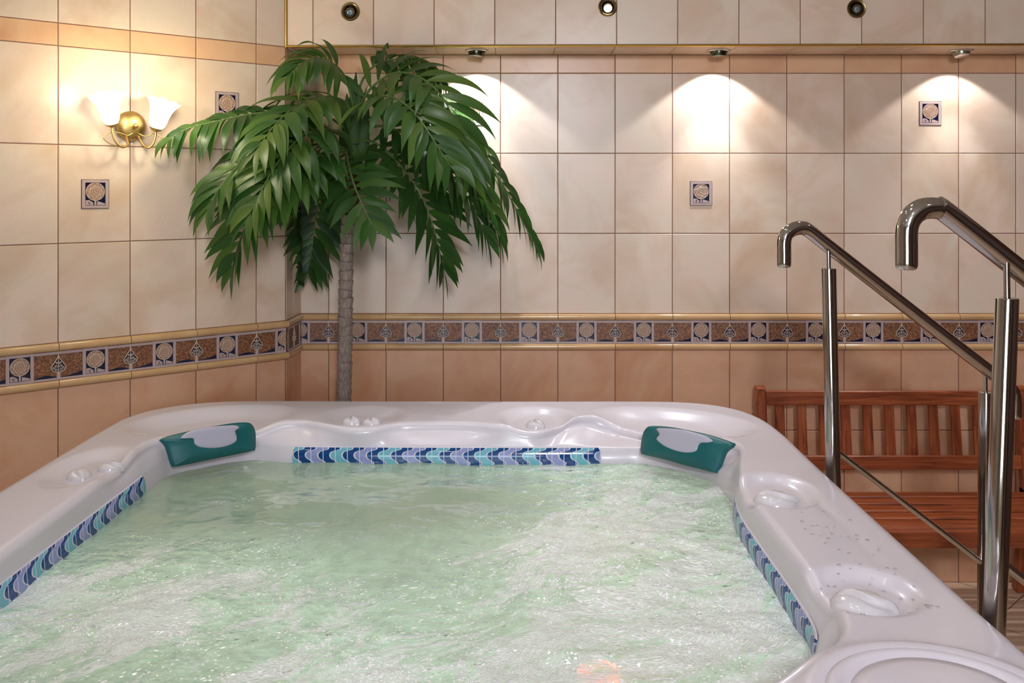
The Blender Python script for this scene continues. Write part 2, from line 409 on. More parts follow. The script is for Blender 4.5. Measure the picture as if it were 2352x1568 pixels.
UB = ((1544 - 1176) * YW / F - BX0) % .25 + .0
tile_wall('wall_back', (BX0, YW), (1, 0), BX1 - BX0, ROWS_UP + [(-.697, -.538, 2)] + ROWS_LO, UB, (0, -1))
LL = 4.2; LO = COR - E * LL
tile_wall('wall_left', LO, E, LL, TOPROW + ROWS_UP + [(-.697, -.538, 2)] + ROWS_LO, (LL - .8797) % .25, KN)
RD = (RET - COR); RL = RD.length; RDn = RD.normalized(); RN = Vector((RDn.y, -RDn.x))
tile_wall('wall_return', COR, RDn, RL, ROWS_UP + [(-.697, -.538, 2)] + ROWS_LO, .105, RN)

# the listello border: half-round rails above and below a relief frieze
def motif(mb, u, v, s=1.0, w=0.0, frame=(.088, .101)):     # the round tree in a square frame; (u, v) = centre
    fw, fh = frame; iw, ih = fw*.37, fh*.40; t = .0035
    hw, hh = fw/2, fh/2
    for q in ([(-hw, hh), (hw, hh), (iw, ih), (-iw, ih)], [(hw, hh), (hw, -hh), (iw, -ih), (iw, ih)], [(hw, -hh), (-hw, -hh), (-iw, -ih), (iw, -ih)], [(-hw, -hh), (-hw, hh), (-iw, ih), (-iw, -ih)]):
        mb.prism([(u + a, v + b) for a, b in q], w, w + t, 0)
    mb.prism([(u - iw, v - ih), (u + iw, v - ih), (u + iw, v + ih), (u - iw, v + ih)], w, w + .0008, 1)
    l = .0007
    for q in (((-iw, -ih), (iw, -ih)), ((iw, -ih), (iw, ih)), ((iw, ih), (-iw, ih)), ((-iw, ih), (-iw, -ih))):
        mb.tube([(u + q[0][0], w + t, v + q[0][1]), (u + q[1][0], w + t, v + q[1][1])], l, 4, False, 5)
    R = fw*.345; cv = v + fh*.085
    circ = [(u + R*math.cos(a), cv + R*math.sin(a)) for a in [2*PI*k/28 for k in range(28)]]
    mb.prism(circ, w, w + .0028, 3)
    mb.tube([(p[0], w + .0028, p[1]) for p in circ + circ[:1]], .0011, 5, False, 4)
    sp = []
    for k in range(44):
        a = k/43*2*PI*2.4 + .6; r = R*.56*(k/43)**.85
        sp.append((u + r*math.cos(a), w + .003, cv + r*math.sin(a)))
    mb.tube(sp, .0009, 4, False, 4)
    mb.tube([(u + R*.60*math.cos(a), w + .003, cv + R*.60*math.sin(a)) for a in [2*PI*k/20 for k in range(21)]], .0008, 4, False, 4)
    for j in range(8):
        a0 = 2*PI*j/8 + .2
        arc = []
        for k in range(7):
            b = (k/6 - .5)*2.5 + a0 + PI
            arc.append((u + R*math.cos(a0) + R*.32*math.cos(b), w + .003, cv + R*math.sin(a0) + R*.32*math.sin(b)))
        mb.tube(arc, .0008, 4, False, 4)
    tw = fw*.035; b0 = v - ih
    mb.prism([(u - tw, b0), (u + tw, b0), (u + tw, cv - R*.97), (u - tw, cv - R*.97)], w, w + .003, 0)
    mb.prism([(u - iw, b0), (u - tw*1.9, b0), (u - tw*2.4, b0 + fh*.10), (u - iw*.6, b0 + fh*.185), (u - iw, b0 + fh*.18)], w, w + .0022, 0)
    mb.prism([(u + tw*1.9, b0), (u + iw, b0), (u + iw, b0 + fh*.06), (u + tw*2.2, b0 + fh*.15)], w, w + .0022, 0)
    g = []
    for k in range(14):                                    # the small curl
        a = PI/2 + k/13*2*PI*1.15; r = fh*.048*(1 - .62*k/13)
        g.append((u - iw*.58 + r*math.cos(a), w + .0024, b0 + fh*.075 + r*math.sin(a)))
    mb.tube(g, .0008, 4, False, 5)
FM = ['mauve', 'navy', 'rock', 'disc', 'ridge', 'lineb', 'golden', 'grout']
def border(name, O, D, L, nrm, u0, ext0=0.0, ext1=0.0, skipmotif=False):
    D = Vector(D).normalized(); N = Vector(nrm).normalized()
    def X(p): q = Vector(O) + D*p[0] + N*(p[1] + .0042); return (q.x, q.y, EZ + p[2])
    mb = MB(); mb.xf = X
    j = [-ext0]; x = u0
    while x < L - 1e-4:
        if x > .004: j.append(x)
        x += .25
    j.append(L + ext1)
    for zc in (-.5525, -.6825):
        for a, c in zip(j[:-1], j[1:]):
            pr = []; n = 9; val = random.random()
            for e in (a + .0012, c - .0012):
                pr.append([mb.vert((e, -.0015 + .0155*math.sin(PI*k/n)**.8 if 0 < k < n else -.0015, zc + .0142*math.cos(PI*k/n))) for k in range(n + 1)])
            for k in range(n): mb.face([pr[0][k], pr[0][k+1], pr[1][k+1], pr[1][k]], 6, val)
            mb.face(pr[0], 6); mb.face(pr[1][::-1], 6)
    zm, h = -.6175, .101
    lo, hi = zm - h/2, zm + h/2
    # frieze base plate
    mb.prism([(-ext0*0, lo), (L, lo), (L, hi), (0, hi)], -.004, .0016, 2)
    k0 = math.floor((0 - u0)/.25) - 1
    def clip(a, b): return max(a, 0.0), min(b, L)
    while True:
        a = u0 + k0*.25; k0 += 1
        if a > L: break
        if a + .25 < 0: continue
        cu = a + .125
        for s0, s1 in ((a + .0015, cu - .0445), (cu + .0445, a + .2485)):
            s0, s1 = clip(s0, s1)
            if s1 - s0 < .004: continue
            mb.prism([(s0, hi - .010), (s1, hi - .010), (s1, hi - .001), (s0, hi - .001)], .001, .0052, 0)
            mb.prism([(s0, lo + .001), (s1, lo + .001), (s1, lo + .008), (s0, lo + .008)], .001, .0052, 0)
            n = 10                                          # dark hollow under the rocky bank
            top = []
            for i in range(n + 1):
                u = s0 + (s1 - s0)*i/n; ph = (u - a)/.25
                e_ = (ph/.33) if ph < .5 else ((1 - ph)/.33); hgt = (.002 + .015*e_**2) if ph < .5 else (.002 + .009*math.sin(PI*min(1, max(0, e_)))**1.5)
                top.append((u, lo + .008 + max(.001, hgt)))
            for i in range(n):
                mb.quad((top[i][0], .0022, lo + .008), (top[i+1][0], .0022, lo + .008), (top[i+1][0], .0022, top[i+1][1]), (top[i][0], .0022, top[i][1]), 1)
        if cu - .045 > -.002 and cu + .045 < L + .002: motif(mb, cu, zm, w=.0016)
        elif not skipmotif and (cu > -.04 and cu < L + .04):
            half = MB(); motif(half, cu, zm, w=.0016)
            for f, mi in zip(half.f, half.mi):              # a motif cut by the corner
                ps = [half.v[i] for i in f]
                if all(0 <= p[0] <= L for p in ps):
                    mb.face([mb.vert(p) for p in ps], mi)
                elif mi in (0, 1, 3) and any(0 <= p[0] <= L for p in ps):
                    mb.face([mb.vert((min(max(p[0], 0), L), p[1], p[2])) for p in ps], mi)
        if .01 < a < L - .01:                               # teardrop leaf over the joint
            def leaf(q): return [(a + q*(.0245*((k/14)/.66)**1.15 if k/14 < .66 else .0245*math.sqrt(max(0, 1 - ((k/14 - .66)/.34)**2))), zm + .034 - .058*k/14) for k in range(15)]
            Lf, Rt = leaf(-1), leaf(1)
            for k in range(14): mb.quad((Lf[k][0], .0030, Lf[k][1]), (Rt[k][0], .0030, Rt[k][1]), (Rt[k+1][0], .0030, Rt[k+1][1]), (Lf[k+1][0], .0030, Lf[k+1][1]), 1)
            for side in (Lf, Rt): mb.tube([(p[0], .0036, p[1]) for p in side], .0013, 5, False, 4)
            for sx in (-1, 1):
                for (cx_, cz_, r_) in ((.0075, -.003, .0058), (.0155, -.009, .0048), (.0075, -.0155, .0050), (.0055, .009, .0042)):
                    sp = []
                    for k in range(14):
                        an = k/13*2*PI*1.3; rr = r_*(1 - .7*k/13)
                        sp.append((a + sx*(cx_ + rr*math.cos(an)), .0038, zm + cz_ + rr*math.sin(an)))
                    mb.tube(sp, .0008, 4, False, 4)
            mb.prism([(a - .006, lo + .001), (a - .0012, lo + .001), (a - .0012, zm - .022), (a - .006, zm - .022)], .001, .0054, 0)
            mb.prism([(a + .0012, lo + .001), (a + .006, lo + .001), (a + .006, zm - .022), (a + .0012, zm - .022)], .001, .0054, 0)
            mb.prism([(a - .0010, lo), (a + .0010, lo), (a + .0010, hi), (a - .0010, hi)], .001, .0042, 4)
    o = mb.build(name, FM, smooth=True, angle=50, attr='tv'); o['kind'] = 'structure'
    return o
border('trim_1', (BX0, YW), (1, 0), BX1 - BX0, (0, -1), UB)
border('trim_2', LO, E, LL, KN, (LL - .8797) % .25, ext1=.010)
border('trim_3', COR, RDn, RL, RN, .105, ext1=-.004)

# five picture tiles let into the walls
def inset(O, D, nrm, u, z, label):
    D = Vector(D).normalized(); N = Vector(nrm).normalized(); q = Vector(O) + D*u + N*.0042
    mb = MB(); mb.xf = lambda p: Vector((D.x*p[0] + N.x*p[1], D.y*p[0] + N.y*p[1], p[2]))
    motif(mb, 0, 0, frame=(.093, .102))
    hw, hh = .0475, .052
    ring = [(-hw, -hh), (hw, -hh), (hw, hh), (-hw, hh), (-hw, -hh)]
    mb.tube([(a, .0012, b) for a, b in ring], .0013, 5, False, 5)
    o = mb.build('picture_tile', FM, smooth=True, angle=50)
    o.location = (q.x, q.y, EZ + z)
    return tag(o, label, 'tile', 'small tree picture tiles')
bu = lambda px: (px - 1176)*YW/F - BX0
jb = lambda px: UB + .25*round((bu(px) - UB)/.25 - .5) + .125
inset((BX0, YW), (1, 0), (0, -1), jb(1610), -.0132, 'small tree picture tile in the middle of the back wall, lower than its neighbours')
inset((BX0, YW), (1, 0), (0, -1), jb(2133), .336, 'small tree picture tile at the right, under the rightmost soffit downlight')
inset((BX0, YW), (1, 0), (0, -1), jb(1080), .336, 'small blue tree picture tile half hidden by the palm fronds')
inset(P0, E, KN, .125, -.0132, 'small tree picture tile below the lit wall sconce on the left wall')
inset(P0, E, KN, .625, .336, 'small tree picture tile between the sconce and the palm')

# bulkhead with its tiled soffit
BA = Vector((-.9275, 3.955)); BB = Vector((3.3, 3.885)); BD = (BB - BA); BL = BD.length; BDn = BD.normalized(); BN = Vector((BDn.y, -BDn.x))
o = tile_wall('wall_bulkhead', BA + Vector((0, .0)), BDn, BL, [(.597, .947, 0), (.947, CEIL, 0)], .107, BN)
mb = MB(); n = 0; x = .107 - .25; Zs = .592
while x < BL:                                  # soffit tiles
    a, b_ = max(x, 0) + .0014, min(x + .25, BL) - .0014; x += .25
    if b_ - a < .01: continue
    def PP(u, back, z):
        q = BA + BDn*u
        return (q.x, (q.y + .002) if not back else YW - .001, EZ + z)
    val = random.random()
    top = [mb.vert(PP(a, 0, Zs + .004)), mb.vert(PP(b_, 0, Zs + .004)), mb.vert(PP(b_, 1, Zs + .004)), mb.vert(PP(a, 1, Zs + .004))]
    bot = [mb.vert(PP(a, 0, Zs)), mb.vert(PP(b_, 0, Zs)), mb.vert(PP(b_, 1, Zs)), mb.vert(PP(a, 1, Zs))]
    mb.face(bot[::-1], 0, val); mb.face(top, 0, val)
    for j in range(4): mb.face([bot[j], bot[(j+1) % 4], top[(j+1) % 4], top[j]], 0, val)
mb.box((BX0 - .003, 3.975, EZ + Zs + .0015), (3.3, YW + .1, EZ + Zs + .03), mi=1)
s = mb.build('wall_bulkhead_soffit', ['cream', 'grout'], smooth=False, attr='tv'); s['kind'] = 'structure'
mb = MB()
def bp(u, w, z): q = BA + BDn*u + BN*w; return (q.x, q.y, EZ + z)
z0 = .5885
for (w0, w1, a, c) in ((-.012, .0065, z0, z0 + .0085),):
    k = [mb.vert(bp(u, w, z)) for u in (-.006, BL) for w in (w0, w1) for z in (a, c)]
    for f in ((0, 1, 3, 2), (4, 6, 7, 5), (2, 3, 7, 6), (0, 4, 5, 1), (0, 2, 6, 4), (1, 5, 7, 3)): mb.face([k[i] for i in f])
mb.tube([bp(-.004, .0065, z0 + .0045), bp(BL, .0065, z0 + .0045)], .0045, 8)
mb.tube([bp(-.0055, .002, z0), bp(-.0055, .002, CEIL)], .0068, 10)
mb.build('trim_4', ['gold'])['kind'] = 'structure'

# floor, ceiling and the unseen sides of the room
mb = MB(); mb.box((-4.6, -3.2, -.1), (3.5, YW + .2, 0)); mb.build('floor', ['floor'], smooth=False)['kind'] = 'structure'
mb = MB(); mb.box((-4.6, -3.2, EZ + CEIL), (3.5, YW + .2, EZ + CEIL + .1)); mb.build('ceiling', ['ceil'], smooth=False)['kind'] = 'structure'
mb = MB(); mb.box((3.3, -3.2, 0), (3.4, YW + .1, EZ + CEIL)); mb.build('wall_right', ['panel'], smooth=False)['kind'] = 'structure'
mb = MB(); mb.box((LO.x - .1, -3.2, 0), (LO.x, LO.y, EZ + CEIL)); mb.build('wall_side', ['rear'], smooth=False)['kind'] = 'structure'
mb = MB(); mb.box((LO.x - .1, -3.2, 0), (3.4, -3.1, EZ + CEIL)); mb.build('wall_front', ['rear'], smooth=False)['kind'] = 'structure'

mb = MB(); mb.box((-1.5, -3.1, .75), (.3, -3.07, 2.25)); mb.build('fill_panel_1', ['fill_glow'], smooth=False)['kind'] = 'structure'  # unseen glowing pane, added for cool fill and reflections in the steel
mb = MB()
for a, b in (((-1.58, -3.1, .67), (-1.5, -3.04, 2.33)), ((.3, -3.1, .67), (.38, -3.04, 2.33)), ((-1.5, -3.1, 2.25), (.3, -3.04, 2.33)), ((-1.5, -3.1, .67), (.3, -3.04, .75)), ((-.63, -3.1, .75), (-.57, -3.05, 2.25))): mb.box(a, b)
mb.build('trim_5', ['panel'], smooth=False)['kind'] = 'structure'  # frame around the added glowing pane
mb = MB(); mb.box((1.2, -3.1, 0), (2.2, -3.05, 2.1)); mb.build('dark_slab_1', ['panel'], smooth=False)['kind'] = 'structure'  # unseen dark slab, added for contrast in the steel reflections
# ------------------------------------------------------------------ the hot tub
ZRIM = EZ - .78; ZW = EZ - .90
TC = Vector((-.25, 2.32))
outer_pts = [(.886, 2.3), (.886, 2.8), (.888, 3.12), (.866, 3.33), (.795, 3.475), (.66, 3.555), (.45, 3.575), (0, 3.578), (-.6, 3.582), (-.95, 3.582), (-1.14, 3.555), (-1.275, 3.465), (-1.343, 3.33), (-1.357, 3.1), (-1.357, 2.6), (-1.357, 1.9),
             (-1.357, 1.45), (-1.32, 1.28), (-1.2, 1.18), (-.9, 1.15), (-.2, 1.15), (.5, 1.15), (.75, 1.18), (.86, 1.28), (.886, 1.45), (.886, 1.9)]
lip_pts = [(.600, 2.3), (.602, 2.52), (.640, 2.72), (.688, 2.93), (.62, 3.06), (.47, 3.18), (.36, 3.29), (.26, 3.31), (.16, 3.24), (.08, 3.175), (-.03, 3.18), (-.15, 3.215), (-.36, 3.215), (-.46, 3.17), (-.55, 3.165), (-.64, 3.205), (-.71, 3.24), (-.80, 3.225),
           (-.90, 3.19), (-1.0, 3.12), (-1.09, 3.04), (-1.125, 2.93), (-1.115, 2.72), (-1.105, 2.5), (-1.10, 2.1), (-1.10, 1.8), (-1.07, 1.62), (-.98, 1.53), (-.6, 1.50), (-.1, 1.50), (.25, 1.50), (.42, 1.53), (.53, 1.63), (.60, 1.76), (.600, 2.0)]
wl_pts = [(.590, 2.3), (.594, 2.5), (.615, 2.65), (.632, 2.74), (.627, 2.88), (.60, 2.99), (.53, 3.085), (.44, 3.15), (.32, 3.158), (.0, 3.158), (-.4, 3.162), (-.72, 3.17), (-.85, 3.20), (-.94, 3.17), (-1.03, 3.09), (-1.083, 3.02), (-1.096, 2.9),
          (-1.095, 2.7), (-1.098, 2.4), (-1.1, 2.0), (-1.09, 1.78), (-1.04, 1.63), (-.95, 1.56), (-.6, 1.53), (-.1, 1.53), (.22, 1.54), (.38, 1.58), (.50, 1.68), (.575, 1.82), (.590, 2.0)]
NA = 640
def radial(pts):
    c = catmull([(p[0], p[1], 0) for p in pts], 16, True); n = len(c); res = []
    ang = [(math.atan2(q.y - TC.y, q.x - TC.x)) for q in c]
    for k in range(NA):
        a = -PI + 2*PI*k/NA; dx, dy = math.cos(a), math.sin(a); best = 0
        for i in range(n):
            p, q = c[i], c[(i+1) % n]
            ax, ay = p.x - TC.x, p.y - TC.y; bx, by = q.x - TC.x, q.y - TC.y
            ca = dx*ay - dy*ax; cb = dx*by - dy*bx
            if (ca <= 0 < cb) or (cb <= 0 < ca):
                t_ = ca/(ca - cb); x, y = ax + (bx-ax)*t_, ay + (by-ay)*t_
                r = x*dx + y*dy
                if r > best: best = r
        res.append(best)
    return res
R_out, R_lip, R_wl = radial(outer_pts), radial(lip_pts), radial(wl_pts)
def rad_at(R, x, y):
    a = (math.atan2(y - TC.y, x - TC.x) + PI)/(2*PI)*NA; i = int(a) % NA; f = a - int(a)
    return R[i]*(1 - f) + R[(i+1) % NA]*f
DIMPLES = [  # cx, cy, rx, ry, angle, depth, sharp edge
    (.083, 3.30, .135, .165, 0, .022, .62), (-.515, 3.315, .165, .165, 0, .016, .35), (-1.205, 2.715, .105, .215, .0, .020, .5),
    (.690, 2.50, .112, .155, 0, .020, .62), (.690, 1.875, .115, .125, 0, .022, .6),
    (-1.02, 3.27, .30, .20, .55, .036, .55), (.545, 3.245, .30, .19, -.50, .036, .55)]
LIDC = Vector((.640, 1.415))
def ztop(x, y):
    z = 0
    for cx, cy, rx, ry, an, d, sh in DIMPLES:
        ca, sa = math.cos(an), math.sin(an); dx, dy = x - cx, y - cy
        u, v = (dx*ca + dy*sa)/rx, (-dx*sa + dy*ca)/ry
        z -= d*sstep(1.0, sh, math.sqrt(u*u + v*v))
    r = math.hypot(x - LIDC.x, y - LIDC.y)
    z += .016*math.exp(-((r - .185)/.028)**2) + .010*sstep(.26, .19, r)
    # a shallow crease running along the right rim
    if x > .5: z -= .003*math.exp(-((x - (.745 + .03*math.sin((y-1.8)*4)))/.016)**2)*sstep(1.9, 2.05, y)*sstep(2.6, 2.4, y)
    return z
mb = MB(); rows = []
def row(fn):
    r = []
    for k in range(NA):
        a = -PI + 2*PI*k/NA; R, z = fn(k, a); r.append(mb.vert((TC.x + R*math.cos(a), TC.y + R*math.sin(a), z)))
    rows.append(r)
RB = .045
row(lambda k, a: (R_out[k] - .05, .74)); row(lambda k, a: (R_out[k] - .012, .75)); row(lambda k, a: (R_out[k], .77)); row(lambda k, a: (R_out[k], ZRIM - RB))
for i in range(1, 8):
    an = PI/2*i/8
    row(lambda k, a: (R_out[k] - RB*(1 - math.cos(an)), ZRIM - RB + RB*math.sin(an)))
NT_ = 46; RL_ = .024
for i in range(NT_ + 1):
    t_ = i/NT_
    def fn(k, a):
        r = (R_out[k] - RB)*(1 - t_) + (R_lip[k] + RL_)*t_
        x, y = TC.x + r*math.cos(a), TC.y + r*math.sin(a)
        return r, ZRIM + ztop(x, y)*sstep(0, .12, t_)
    row(fn)
for i in range(1, 9):
    an = PI/2*i/8
    def fn(k, a):
        r0 = R_lip[k] + RL_; x, y = TC.x + r0*math.cos(a), TC.y + r0*math.sin(a)
        return R_lip[k] + RL_*(1 - math.sin(an)), ZRIM + ztop(x, y) - RL_*(1 - math.cos(an))*.9
    row(fn)
for i in range(1, 6):
    f_ = i/5
    def fn(k, a):
        r0 = R_lip[k] + RL_; x, y = TC.x + r0*math.cos(a), TC.y + r0*math.sin(a)
        z0 = ZRIM + ztop(x, y) - RL_*.9; g_ = f_**.8
        return R_lip[k]*(1 - g_) + (R_wl[k] + .004)*g_, z0*(1 - f_) + .858*f_
    row(fn)
row(lambda k, a: (R_wl[k], ZW)); row(lambda k, a: (R_wl[k] - .006, .74)); row(lambda k, a: (R_wl[k] - .03, .56)); row(lambda k, a: (R_wl[k] - .06, .50)); row(lambda k, a: (R_wl[k] - .11, .475))
row(lambda k, a: (R_wl[k]*.62, .465)); row(lambda k, a: (R_wl[k]*.585, .45)); row(lambda k, a: (R_wl[k]*.56, .40)); row(lambda k, a: (R_wl[k]*.53, .20)); row(lambda k, a: (R_wl[k]*.48, .16)); row(lambda k, a: (R_wl[k]*.1, .15))
for a_, b_ in zip(rows[:-1], rows[1:]):
    for k in range(NA): mb.face([a_[k], a_[(k+1) % NA], b_[(k+1) % NA], b_[k]])
mb.face(rows[-1])
tub = empty('hot_tub', (TC.x, TC.y, 0), 'large white acrylic hot tub full of bubbling green water', 'hot tub')
shell = mb.build('tub_shell', ['acrylic'], tub, angle=180)
mb = MB(); rr = []
for z in (0.0, .78):
    rr.append([mb.vert((TC.x + (R_out[k] - .06)*math.cos(-PI + 2*PI*k/NA), TC.y + (R_out[k] - .06)*math.sin(-PI + 2*PI*k/NA), z)) for k in range(0, NA, 8)])
n = len(rr[0])
for k in range(n): mb.face([rr[0][k], rr[0][(k+1) % n], rr[1][(k+1) % n], rr[1][k]])
mb.build('cabinet', ['cabinet'], tub)

# mosaic strips along the waterline
def strip(pts, name='mosaic_strip', z0=ZW - .03, z1=.864):
    mb = MB(); c = [Vector((p[0], p[1], 0)) for p in pts]; s = [0]
    dense = []
    for i in range(len(c) - 1):
        m = max(1, int((c[i+1] - c[i]).length/.005))
        for k in range(m): dense.append(c[i].lerp(c[i+1], k/m))
    dense.append(c[-1]); L = 0; acc = [0]
    for i in range(1, len(dense)): L += (dense[i] - dense[i-1]).length; acc.append(L)
    cols = []
    for q, u in zip(dense, acc):
        a = math.atan2(q.y - TC.y, q.x - TC.x); e = min(u, L - u)
        h1 = z1 - .036*(1 - math.sqrt(max(0, 1 - (1 - min(1, e/.022))**2))); col_ = []
        for z, fz in ((z0, 0), ((z0 + h1)/2, .5), (h1 - .003, 1), (h1, 1.02)):
            R = rad_at(R_wl, q.x, q.y) - (.0045 if fz < 1.01 else -.001) + .004*max(0, (z - ZW)/.05)
            col_.append((mb.vert((TC.x + R*math.cos(a), TC.y + R*math.sin(a), z)), u/.0398, (z - (ZW - .004))/(z1 - ZW + .004)))
        cols.append(col_)
    for A, B in zip(cols[:-1], cols[1:]):
        for j in range(3):
            mb.face([A[j][0], B[j][0], B[j+1][0], A[j+1][0]], 0, 0, [(A[j][1], A[j][2]), (B[j][1], B[j][2]), (B[j+1][1], B[j+1][2]), (A[j+1][1], A[j+1][2])])
    return mb.build(name, ['mosaic'], tub, angle=60)
strip([(-.722, 3.16), (.295, 3.16)])
strip([(-1.1, 1.75), (-1.1, 2.865)])
strip([(.6, 2.66), (.6, 1.78)])

# air and diverter knobs, moulded like a folded leaf
def knob(x, y, R, H, rot, parent, name='control_knob'):
    mb = MB(); nr, na = 22, 72; z0 = ZRIM + ztop(x, y) - .003
    grid = []
    for i in range(nr + 1):
        ring = []
        for k in range(na):
            a = 2*PI*k/na; q = i/nr
            tip = .17*math.exp(-((((a - .0 + PI) % (2*PI)) - PI)/.20)**2)
            rr_ = q*(1 + tip)
            xx, yy = rr_*math.cos(a), rr_*math.sin(a)*.97
            h = math.sqrt(max(0, 1 - q**2.6))*.62
            dv = yy - (-.30*math.sin(xx*2.7 + .25) + .04)
            lo_h = math.sqrt(max(0, 1 - q**2.2))*(.84 - .30*sstep(-.50, .0, dv)) + .04*(1 - q**6)
            hi_h = math.sqrt(max(0, 1 - q**2.3))*(.90 + .06*math.exp(-max(dv, 0)/.45))
            b_ = sstep(-.10, .08, dv)*sstep(-1.0, -.5, xx + .25*dv)
            hz = (lo_h*(1 - b_) + hi_h*b_)*H if q < 1 else 0
            cr, sr_ = math.cos(rot), math.sin(rot)
            ring.append(mb.vert((x + R*(xx*cr - yy*sr_), y + R*(xx*sr_ + yy*cr), z0 + hz + .004*(1 if q < 1 else -.6))))
            if i == 0: break
        grid.append(ring)
    for k in range(na): mb.face([grid[0][0], grid[1][k], grid[1][(k+1) % na]])
    for i in range(1, nr):
        for k in range(na): mb.face([grid[i][k], grid[i+1][k], grid[i+1][(k+1) % na], grid[i][(k+1) % na]])
    return mb.build(name, ['knob'], parent, angle=70)
KN_ = [(-1.152, 2.745, .034, .024, .2), (-1.205, 2.668, .035, .026, -.9), (-.548, 3.275, .034, .026, -.7), (-.478, 3.262, .034, .026, -.75),
       (.080, 3.245, .034, .028, -.75), (.674, 2.452, .056, .029, -.1), (.672, 1.838, .059, .031, -.35)]
for kx, ky, R, H, rot in KN_: knob(kx, ky, R, H, rot, tub)
# round filter lid at the near corner
mb = MB()
mb.lathe([(.172, -.03), (.172, .004), (.168, .012), (.158, .017), (.146, .014), (.139, .005), (.134, .003), (.130, .010), (.122, .019), (.10, .022), (.05, .024), (0.0005, .024)], (LIDC.x, LIDC.y, ZRIM + .012), seg=96)
mb.build('filter_lid', ['acrylic'], tub, angle=180)
# jets under the left headrest and on the corner seat
def on_wall(px, py):                       # where the view ray meets the basin wall below the water
    for i in range(900):
        d = 2.4 + i*.001; p = at(px, py, d); r = math.hypot(p.x - TC.x, p.y - TC.y); R = rad_at(R_wl, p.x, p.y) - (.006 + max(0, .74 - p.z)*.13 if p.z < .81 else 0)
        if r >= R and p.y > TC.y: return at(px, py, d - .004)
    return at(px, py, 3.1)
def jet(p, R, dark):
    a = math.atan2(TC.y - p.y, TC.x - p.x); Rm = Matrix.Rotation(a, 3, 'Z') @ Matrix.Rotation(PI/2, 3, 'Y')
    mb = MB(); mb.lathe([(R, -.012), (R, .004), (R*.9, .007), (R*.6, .005), (R*.42, .002)], p, Rm, 24, 0); mb.lathe([(R*.42, .003), (.0003, .003)], p, Rm, 16, 1)
    mb.build('jet_nozzle', ['cabinet' if dark else 'acrylic', 'black'], tub)
for q in ((430, 1094), (472, 1085), (513, 1076), (556, 1068)):
    p_ = on_wall(*q); p_.z = min(p_.z, .778); jet(p_, .014, False)
for q, r in (((516, 1118), .017), ((527, 1140), .02), ((541, 1164), .014), ((551, 1184), .018)): jet(on_wall(*q), r, True)
mb = MB(); q = at(1375, 1515, 2.45); mb.lathe([(.055, -.02), (.055, .004), (.045, .012), (.0005, .02)], (q.x, q.y, .478), None, 32); uw = (q.x, q.y, .60)
lampo = mb.build('underwater_lamp', ['orange'], tub)

# water surface
def zone(x, y):
    z = .30 + .35*sstep(2.75, 2.2, y) + .30*sstep(-.3, .25, x)
    z -= .18*sstep(2.45, 2.75, y)*sstep(.3, -.1, x)
    z += .5*noise.noise(Vector((x*1.7 + 4, y*1.7, 2.0)))
    z -= .5*sstep(2.6, 2.95, y)*sstep(-.45, -.8, x)
    return max(0, min(1, z))
mb = MB(); st = .0065; idx = {}
nx, ny = int(1.9/st), int(1.85/st)
def wz(x, y):
    zn = .35 + .65*zone(x, y)
    h = .0085*noise.noise(Vector((x*5.2, y*6.0, .3))) + .0055*noise.noise(Vector((x*13 + y*4, y*15, 1.3)))*zn + .0026*noise.noise(Vector((x*34, y*38, 2.7)))*zn*1.2 + .0010*noise.noise(Vector((x*75, y*80, 5.1)))*zn
    return ZW + h
for i in range(nx):
    for j in range(ny):
        x, y = -1.2 + i*st, 1.45 + j*st
        if math.hypot(x - TC.x, y - TC.y) < rad_at(R_wl, x, y) + .010: idx[i, j] = mb.vert((x, y, wz(x, y)))
for (i, j) in list(idx):
    if (i+1, j) in idx and (i, j+1) in idx and (i+1, j+1) in idx:
        mb.face([idx[i, j], idx[i+1, j], idx[i+1, j+1], idx[i, j+1]], 0, zone(-1.2 + i*st, 1.45 + j*st))
wo = mb.build('bubbling_water', ['water'], None, angle=180, recalc=False)
a_ = wo.data.attributes.new('zone', 'FLOAT', 'POINT'); a_.data.foreach_set('value', [zone(v[0], v[1]) for v in mb.v])
tag(wo, 'frothy pale green water churning inside the hot tub', 'water', kind='stuff')
# droplets on the right rim
mb = MB(); rnd = random.Random(5)
for k in range(70):
    x, y = rnd.uniform(.66, .80), rnd.uniform(1.78, 2.35)
    if k < 8: x, y = rnd.uniform(.62, .66), rnd.uniform(1.72, 1.95)
    if min(math.hypot(x - .674, y - 2.452), math.hypot(x - .672, y - 1.838)) < .075: continue
    r = rnd.uniform(.0016, .0040); z = ZRIM + ztop(x, y)
    mb.lathe([(r, -.0004), (r*.96, r*.25), (r*.75, r*.5), (r*.4, r*.62), (.0001, r*.66)], (x, y, z), None, 12)
tag(mb.build('water_droplets', ['drop'], None, angle=180), 'scattered clear water droplets on the right rim of the hot tub', 'droplets', kind='stuff')

